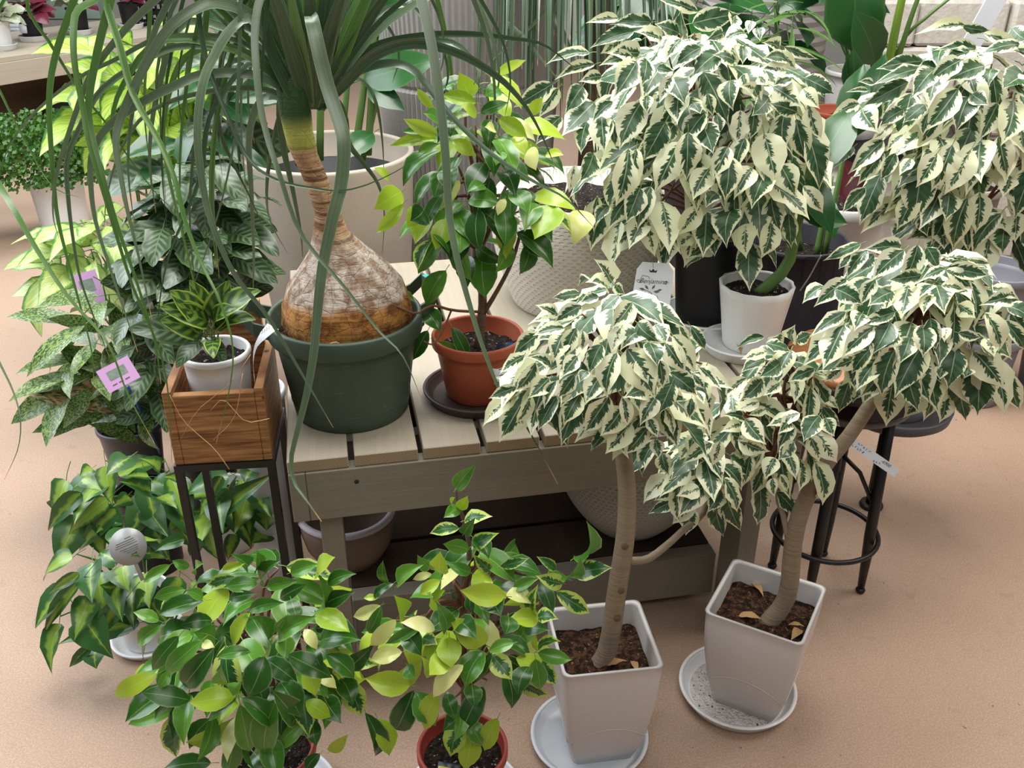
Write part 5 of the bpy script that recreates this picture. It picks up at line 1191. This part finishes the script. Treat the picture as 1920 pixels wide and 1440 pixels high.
def egg(rmax, h, top=0.62):
    pr = [(0.001, 0.0), (rmax*0.72, 0.0)]
    for k in range(1, 40):
        t = k/40; pr.append((rmax*(0.74 + 0.26*math.sin(min(1, t*1.25)*math.pi/2) - 0.28*max(0, t-0.6)**1.6), h*t))
    pr += [(pr[-1][0], h), (pr[-1][0]-0.02, h), (pr[-1][0]-0.02, h*0.8), (0.001, h*0.8)]
    return pr
part('planter_body', MB().lathe(egg(0.205, 0.27), 96), M['dimple'], dp)
part('soil', MB().disc(0.17, 0.235, 40, bump=0.004, rng=random.Random(6)), M['soil_dark'], dp)
dp2 = thing('dimpled_planter', 'pale round dimpled planter on the shelf under the bench', 'planter', (0.275, 1.845, 0.1445))
part('planter_body', MB().lathe([(0.001, 0), (0.085, 0)] + [(0.168*math.sin(max(0.05, 0.53 + 1.9*k/24)) , 0.30*k/24) for k in range(1, 25)] + [(0.10, 0.30), (0.095, 0.28), (0.001, 0.26)], 80), M['dimple_fine'], dp2)
bw = thing('stone_bowl', 'worn brown stone bowl with pale rim on the shelf under the bench', 'bowl', (-0.36, 1.705, 0.1445))
part('bowl_body', MB().lathe([(0.001, 0), (0.055, 0), (0.07, 0.008), (0.093, 0.05), (0.104, 0.1), (0.106, 0.128), (0.094, 0.128), (0.088, 0.08), (0.05, 0.03), (0.001, 0.025)], 48), M['bowl'], bw)
part('rim', MB().lathe([(0.107, 0.124), (0.109, 0.130), (0.106, 0.136), (0.096, 0.136), (0.093, 0.130), (0.095, 0.1285), (0.104, 0.1285)], 48, closed=True), M['bowl_rim'], bw)

# ------------------------------------------------------------------ things on the right end of the bench
saucer('saucer', 'white saucer with husks under the small white pot on the bench', (0.495, 1.865, BT), 0.085, 0.024, M['white_plastic'])
sw = thing('young_banana_plant', 'thick green stem in a small white wavy-rimmed pot on the bench', 'potted plant', (0.517, 1.885, BT+0.0052))
round_pot(sw, 0.078, 0.058, 0.142, M['white_plastic'], rim=0.0, rimh=0.0, soil=M['soil_dark'], soil_drop=0.02, n=96, wob=lambda i, j, a, r, z: 0.0012*math.sin(a*14)*(z/0.142)**2)
twig(sw, [sw.location + Vector((0.0, 0.0, 0.11)), at(1475, 500, 1.89), at(1492, 430, 1.9), at(1515, 340, 1.92), at(1530, 280, 1.95)], 0.0135, 0.009, M['stem_green'], 'stem', 9, 10)
twig(sw, [at(1500, 545, 1.84), at(1517, 520, 1.84), at(1533, 490, 1.84), at(1540, 478, 1.84)], 0.0016, 0.0016, M['wire'], 'wire_stake', 5, 6)
handleaves(sw, [(1495,420,1505,330,1.9,1.92,'big'),(1520,330,1600,200,1.94,2.05,'big'),(1515,330,1560,440,1.92,1.86,'big'),(1500,400,1590,420,1.9,1.88,'big')], rs, 0.4)
ks = thing('scaled_pot', 'dark pot with scale relief and green stems behind the small white pot', 'potted plant', (0.715, 2.30, 0))
round_pot(ks, 0.13, 0.10, 0.68, M['scale_pot'], rim=0.004, rimh=0.012, soil=M['soil_dark'], bulge=0.01, soil_drop=0.05)
for (px, py, tx, ty) in ((1530, 480, 1560, 330), (1545, 480, 1590, 250), (1500, 470, 1480, 300)):
    twig(ks, [at(px, py, 2.3), at((px+tx)/2, (py+ty)/2, 2.32), at(tx, ty, 2.35)], 0.009, 0.005, M['stem_green'], 'stem', 7, 8)
handleaves(ks, [(1550,370,1565,450,2.28,2.2,'big'),(1590,250,1620,120,2.35,2.4,'big'),(1590,260,1660,100,2.35,2.4,'big'),(1480,300,1500,200,2.3,2.3,'big')], rs, 0.3)
twp = thing('white_planter', 'tall tapered white planter behind the dark scaled pot', 'planter', (0.935, 2.62, 0))
round_pot(twp, 0.122, 0.085, 0.68, M['white_plastic'], rim=0.008, rimh=0.03, soil=M['soil_dark'])
handleaves(twp, [(1600,370,1580,300,2.6,2.55,'begonia'),(1620,370,1650,320,2.6,2.6,'big'),(1590,370,1640,400,2.56,2.5,'big'),(1610,360,1600,330,2.6,2.6,'begonia')], rs, 0.4)

# ------------------------------------------------------------------ stool
ST = Vector((0.725, 1.80, 0))
stool = thing('bar_stool', 'round wooden seated stool with black metal legs and foot ring', 'stool', ST)
part('seat', MB().lathe([(0.001, 0.578), (0.138, 0.578), (0.144, 0.582), (0.145, 0.595), (0.141, 0.60), (0.001, 0.60)], 48), M['seatwood'], stool)
part('seat_band', MB().lathe([(0.143, 0.555), (0.147, 0.555), (0.147, 0.583), (0.143, 0.583)], 48, closed=True), M['black_metal'], stool)
part('under_plate', MB().lathe([(0.001, 0.49), (0.12, 0.49), (0.126, 0.495), (0.13, 0.508), (0.126, 0.51), (0.118, 0.50), (0.001, 0.50)], 48), M['dark_grey'], stool)
part('column', MB().tube([(0,0,0.50), (0,0,0.577)], 0.025, 14), M['black_metal'], stool)
for k in range(4):
    a = math.radians(-26 + 90*k); ca, sa = math.cos(a), math.sin(a)
    lg = part('leg', MB().tube([(0.088*ca, 0.088*sa, 0.4895), (0.098*ca, 0.098*sa, 0.16), (0.101*ca, 0.101*sa, 0.10), (0.103*ca, 0.103*sa, 0.012)], [0.0125, 0.0125, 0.0115, 0.008], 12), M['black_metal'], stool)
    part('foot', MB().lathe([(0.001, 0), (0.009, 0.001), (0.0115, 0.007), (0.009, 0.013), (0.001, 0.014)], 12, c=(0.103*ca, 0.103*sa, 0)), M['black_metal'], lg)
    part('brace', MB().tube([(0.094*ca, 0.094*sa, 0.24), (0.05*ca, 0.05*sa, 0.32), (0.0, 0.0, 0.36)], 0.005, 7), M['black_metal'], stool)
part('foot_ring', MB().lathe([(0.118 + 0.006*math.cos(t*math.pi/4), 0.145 + 0.006*math.sin(t*math.pi/4)) for t in range(8)], 64, closed=True), M['black_metal'], stool)
for (X, Y, lb, lb2) in ((1.47, 2.72, 'upper grey-blue nursery pot of the stack behind the right fig', 'lower grey-blue nursery pot of the stack behind the right fig'), (1.74, 2.72, 'brown-grey nursery pot stacked at the right edge', 'grey nursery pot under the brown-grey one at the right edge')):
    lo = thing('nursery_pot', lb2, 'pot', (X, Y, 0)); round_pot(lo, 0.125, 0.10, 0.235, M['greyblue'], rim=0.010, rimh=0.03)
    up = thing('nursery_pot', lb, 'pot', (X, Y, 0.2355)); round_pot(up, 0.12, 0.098, 0.2, M['greyblue'] if X < 1.6 else M['dark_grey'], rim=0.010, rimh=0.025)

# ------------------------------------------------------------------ far background
bgp = thing('ponytail_palm', 'second ponytail palm with brown trunk standing behind the planters', 'potted plant', (0.245, 2.95, 0))
round_pot(bgp, 0.105, 0.085, 0.45, M['dark_grey'], rim=0.01, rimh=0.03, soil=M['soil_dark'])
part('trunk', MB().tube(catmull([(0.0,0,0.40), (0.01,0,0.8), (0.015,0,1.2), (0.02,0,1.7)], 14), [0.052 - 0.001*k for k in range(15)], 14), M['bark_dark'], bgp)
rbp = random.Random(23)
for k in range(64):
    x0 = rbp.uniform(-1, 1); bx = 1085 + rbp.uniform(-20, 20)
    tx = bx + x0*rbp.uniform(60, 230) - 20; ty = rbp.uniform(60, 270)
    p0 = (bx, -260); p1 = (bx + (tx-bx)*0.5, -330 + rbp.uniform(-40, 60)); p2 = (bx + (tx-bx)*0.9, -120); p3 = (tx, ty)
    strap(bgp, [p0, p1, p2, (tx*0.97+bx*0.03, (ty-120)*0.5), p3], 2.95, 2.95 + rbp.uniform(-0.45, -0.15), rbp.uniform(0.02, 0.036), 'strap_dark', rbp, bgp.location)
for (pts, y1, w) in (([(1085,-260),(960,-200),(880,-20),(920,22),(975,65),(1010,105),(1055,160)], 2.7, .045), ([(1085,-260),(1180,-240),(1110,-90),(1040,0),(985,60),(930,105),(905,135)], 2.6, .02), ([(1085,-260),(1000,-240),(985,-60),(1040,30),(1075,110),(1100,160)], 2.9, .05)):
    strap(bgp, pts, 2.95, y1, w, 'strap', rbp, bgp.location)
# plants and pots at the back right
wr = thing('ribbed_pot', 'white ring-ribbed planter standing in the right background', 'planter', (1.02, 4.1, 0))
part('planter_body', MB().lathe([(0.001, 0), (0.2, 0)] + [(0.2 + 0.06*k/60 + (0.004 if k % 2 else 0), 1.15*k/60) for k in range(1, 61)] + [(0.25, 1.15), (0.24, 1.1), (0.001, 1.05)], 56), M['ribbed'], wr, False)
wq = leafy('white_pot_plant', 'dark stemmed plant in a white pot in the right background', 1.17, 3.35, 0.11, 0.085, 0.22, 'white_plastic',
    [(1560, -30, 3.35, 60, 60, 0.1)], 12, [('big', 1)], (0.15, 0.22), 301, 0.2, 0.06, z0=0.68)
shelf = thing('low_table', 'black low table holding pots in the right background', 'table', (1.15, 3.35, 0))
part('table_top', MB().box(-0.45, 0.45, -0.25, 0.25, 0.65, 0.68, 0.003), M['black_plastic'], shelf, False)
for (x, y) in ((-0.42, -0.22), (0.42, -0.22), (-0.42, 0.22), (0.42, 0.22)): part('leg', MB().box(x-0.02, x+0.02, y-0.02, y+0.02, 0, 0.6495), M['black_plastic'], shelf, False)
tpt = thing('clay_pot', 'orange clay pot on the black low table in the right background', 'pot', (1.07, 3.2, 0.6805))
round_pot(tpt, 0.09, 0.065, 0.12, M['terracotta'], soil=M['soil_dark'])
pf = thing('young_palm', 'young palm with pale green stalks in the right background', 'potted plant', (1.42, 3.02, 0))
round_pot(pf, 0.15, 0.11, 0.62, M['concrete'], rim=0.008, rimh=0.03, soil=M['soil_dark'])
for (px, py, tx, ty, w) in ((1635, 150, 1625, -40, .008), (1650, 150, 1660, -60, .008), (1668, 140, 1705, -60, .016), (1680, 150, 1735, -40, .010), (1690, 110, 1790, -10, .007)):
    twig(pf, [at(1650, 190, 3.02), at(px, py-30, 3.0), at((px+tx)/2, (py+ty)/2-20, 2.98), at(tx, ty, 2.98)], w, w*0.6, M['palm_leaf'] if w > .012 else M['stem_green'], 'stalk', 7, 8)
handleaves(pf, [(1610,100,1605,-90,2.98,2.98,'big'),(1640,120,1600,20,2.95,2.9,'big'),(1610,150,1585,100,2.9,2.85,'big'),(1600,175,1600,90,2.88,2.85,'big')], rs, 0.2, 1.2)
sl = thing('stone_stack', 'long low stack of carved pale stone blocks in the right background', 'stone stack', (1.95, 4.1, 0))
rst = random.Random(8)
for r in range(6):
    x = -0.50 - (0.13 if r % 2 else 0)
    while x < 0.8:
        w = rst.uniform(0.26, 0.4); z = r*0.175
        dy = rst.uniform(-0.025, 0.025)
        part('stone_block', MB().box(x, x+w-0.008, -0.14+dy, 0.14+dy, z, z+0.17, 0.012), M['stone_pale'], sl, False)
        x += w
pt = thing('price_board', 'pale blue-white price board leaning before the stone blocks', 'sign', at(1800, 120, 3.6))
o = part('board', MB().box(-0.035, 0.035, -0.004, 0.004, -0.03, 0.26), M['cool_white'], pt, False); o.rotation_euler = (0, math.radians(20), 0)
dk = leafy('dark_leaf_plant', 'dark broad leaved plant in the shade behind the large fig', 0.55, 3.5, 0.14, 0.11, 0.6, 'dark_grey',
    [(1260, 40, 3.5, 140, 90, 0.15), (1420, 60, 3.5, 90, 100, 0.12)], 34, [('big', 1)], (0.18, 0.26), 302, 0.5, 0.07)
dk2 = leafy('fine_leaf_plant', 'thin leaved green plant before the ribbed background planter', 0.95, 3.0, 0.10, 0.08, 0.45, 'black_plastic',
    [(1460, 110, 3.0, 70, 110, 0.12)], 34, [('fine', 1)], (0.12, 0.2), 303, 0.4, 0.05)

# ------------------------------------------------------------------ printed tag hanging from the large fig
tg = thing('card_tag', 'white printed card tag hanging before the dimpled planter', 'tag', at(1222, 541, 1.80))
zt = 1.80*COS + (CAMH - tg.location.z)*SIN
tw_, th_ = 76*zt/FPX/2, 97*zt/FPX/2
vdir = (CAMP - tg.location).normalized()
xd = Vector((1, 0, -0.07)); xd = (xd - vdir*xd.dot(vdir)).normalized(); yd = vdir.cross(xd)
TM = frame((0, 0, 0), xd, yd)
out = [(-tw_, -th_), (tw_*0.93, -th_), (tw_, th_*0.72), (tw_*0.72, th_), (-tw_*0.55, th_), (-tw_*0.8, th_*0.72)]
mb = MB(); nn = len(out)
mb.add([(x, y, -0.0004) for x, y in out] + [(x, y, 0.0004) for x, y in out], [tuple(range(nn-1, -1, -1)), tuple(range(nn, 2*nn))] + [(i, (i+1) % nn, nn+(i+1) % nn, nn+i) for i in range(nn)])
card = part('card', mb, M['paper'], tg, False); card.matrix_local = TM
def letters(body, size, x, y, shear, name='lettering'):
    me = text_mesh(body, size, shear); me.materials.clear(); me.materials.append(M['ink'])
    o = link(name, me, card); o.location = (x, y, 0.0006); return o
letters('Benjamina', 0.0135, 0.001, th_*0.27, 0.45)
letters('OKAN', 0.0085, 0.0, -th_*0.8, 0.0)
for (cx, sgn) in ((-tw_*0.66, -1), (tw_*0.66, 1)):
    P = [(cx + sgn*0.006*math.cos(t)*(1-t/14), th_*0.25 + 0.004*math.sin(t)*(1-t/14), 0.0006) for t in [k*0.45 for k in range(24)]]
    part('flourish', MB().tube(P, 0.00035, 4), M['ink'], card)
part('flourish', MB().tube([(-tw_*0.6, th_*0.33, 0.0006), (-tw_*0.5, th_*0.48, 0.0006), (-tw_*0.2, th_*0.45, 0.0006), (-tw_*0.15, th_*0.36, 0.0006)], 0.0005, 4), M['ink'], card)
cw = 0.0065
part('crown_emblem', MB().add([(-cw, 0, 0.0006), (cw, 0, 0.0006), (cw*1.25, cw*0.9, 0.0006), (cw*0.55, cw*0.45, 0.0006), (0, cw*1.15, 0.0006), (-cw*0.55, cw*0.45, 0.0006), (-cw*1.25, cw*0.9, 0.0006)], [(0, 1, 2, 3), (0, 3, 5, 6), (3, 4, 5)]), M['ink'], card, False).location = (0.0, th_*0.62, 0)
drawing = [(0.012, -0.028, -0.004, -0.006), ]
part('drawn_stem', MB().tube([(0.014, -0.030, 0.0006), (0.006, -0.017, 0.0006), (-0.004, -0.006, 0.0006), (-0.014, -0.004, 0.0006)], 0.0005, 4), M['ink'], card)
for (x, y, a, L) in ((-0.012, -0.004, 2.9, 0.014), (-0.006, -0.003, 2.3, 0.013), (0.0, -0.002, 1.0, 0.012), (0.003, -0.006, 0.0, 0.014), (0.006, -0.012, -0.8, 0.013), (-0.004, -0.008, -2.2, 0.014), (-0.012, -0.006, -2.0, 0.012), (0.0, -0.008, -1.5, 0.01), (0.01, -0.004, 0.3, 0.012)):
    ca, sa = math.cos(a), math.sin(a); w = L*0.2
    part('drawn_leaf', MB().add([(x, y, 0.0006), (x+ca*L*.5-sa*w, y+sa*L*.5+ca*w, 0.0006), (x+ca*L, y+sa*L, 0.0006), (x+ca*L*.5+sa*w, y+sa*L*.5-ca*w, 0.0006)], [(0, 1, 2, 3)]), M['card_label'], card, False)
part('string', MB().tube([tg.location + yd*th_*0.8 + vdir*0.001, at(1222, 470, 1.815), at(1218, 440, 1.84)], 0.0006, 4), M['dry_leaf'], tg, shift=tg.location)

# handwritten price strip round the leaning trunk
A = at(1596, 828, 1.452); Bq = at(1680, 886, 1.43)
d_ = (Bq - A); L_ = d_.length; vdir = (CAMP - (A+Bq)/2).normalized()
xd = d_.normalized(); yd = vdir.cross(xd).normalized()
ps = part('price_strip', MB().box(-L_*0.55, L_*0.52, -0.0085, 0.0085, -0.0003, 0.0003), M['paper'], fl, False, label='white handwritten price strip')
ps.matrix_local = frame((A+Bq)/2 - fl.location, xd, yd)
rh = random.Random(77)
def scribble(x0, x1, y, h, n):
    for k in range(n):
        x = x0 + (x1-x0)*k/n; w = (x1-x0)/n*0.75
        P = [(x + w*rh.random(), y + h*rh.uniform(-0.5, 0.5), 0.0006) for _ in range(4)]
        part('handwriting', MB().tube(P, 0.0004, 4), M['ink'], ps)
scribble(-L_*0.38, -L_*0.08, 0.0036, 0.005, 5); scribble(-L_*0.46, -L_*0.18, -0.0036, 0.005, 5); scribble(L_*0.02, L_*0.2, -0.0045, 0.005, 3)
me = text_mesh('-6900', 0.0085, 0.2); me.materials.clear(); me.materials.append(M['ink'])
o = link('handwriting', me, ps); o.location = (L_*0.25, 0.0028, 0.0007)

# dry leaves
DRY = [(1410, 1095, 1432, 1120, 0.205, 'dry curled leaf behind the leaning trunk in the right square pot', 'dry leaves on the right square pot'), (1385, 1155, 1430, 1162, 0.205, 'long dry leaf left of the leaning trunk in the right square pot', 'dry leaves on the right square pot'),
       (1478, 1172, 1510, 1176, 0.205, 'dry leaf pointing right beside the leaning trunk in the right square pot', 'dry leaves on the right square pot'), (1500, 1180, 1482, 1202, 0.205, 'dry leaf nearest the front rim in the right square pot', 'dry leaves on the right square pot'),
       (1140, 1248, 1178, 1240, 0.215, 'dry leaf beside the trunk on the soil of the left square pot', 'dry leaves on the left square pot'), (1184, 1240, 1196, 1268, 0.215, 'dry leaf against the right wall inside the left square pot', 'dry leaves on the left square pot'),
       (1222, 1182, 1230, 1196, 0.004, 'small dry leaf lying on the floor between the square pots', None), (1375, 640, 1390, 668, BT+0.008, 'dry husk lying in the saucer of the small white pot', None)]
for (bx, by, tx, ty, z, lb, gr) in DRY:
    b = onz(bx, by, z); t_ = onz(tx, ty, z + 0.004)
    root = bpy.data.objects.new('tmp', None); root.location = (0, 0, 0)
    o = put_leaf(root, 'dry', b, t_, (0.1, -0.1, 1), 1.0, rh, 'dry_leaf'); o.parent = None
    bpy.data.objects.remove(root)
    tag(o, lb, 'dry leaf', gr)
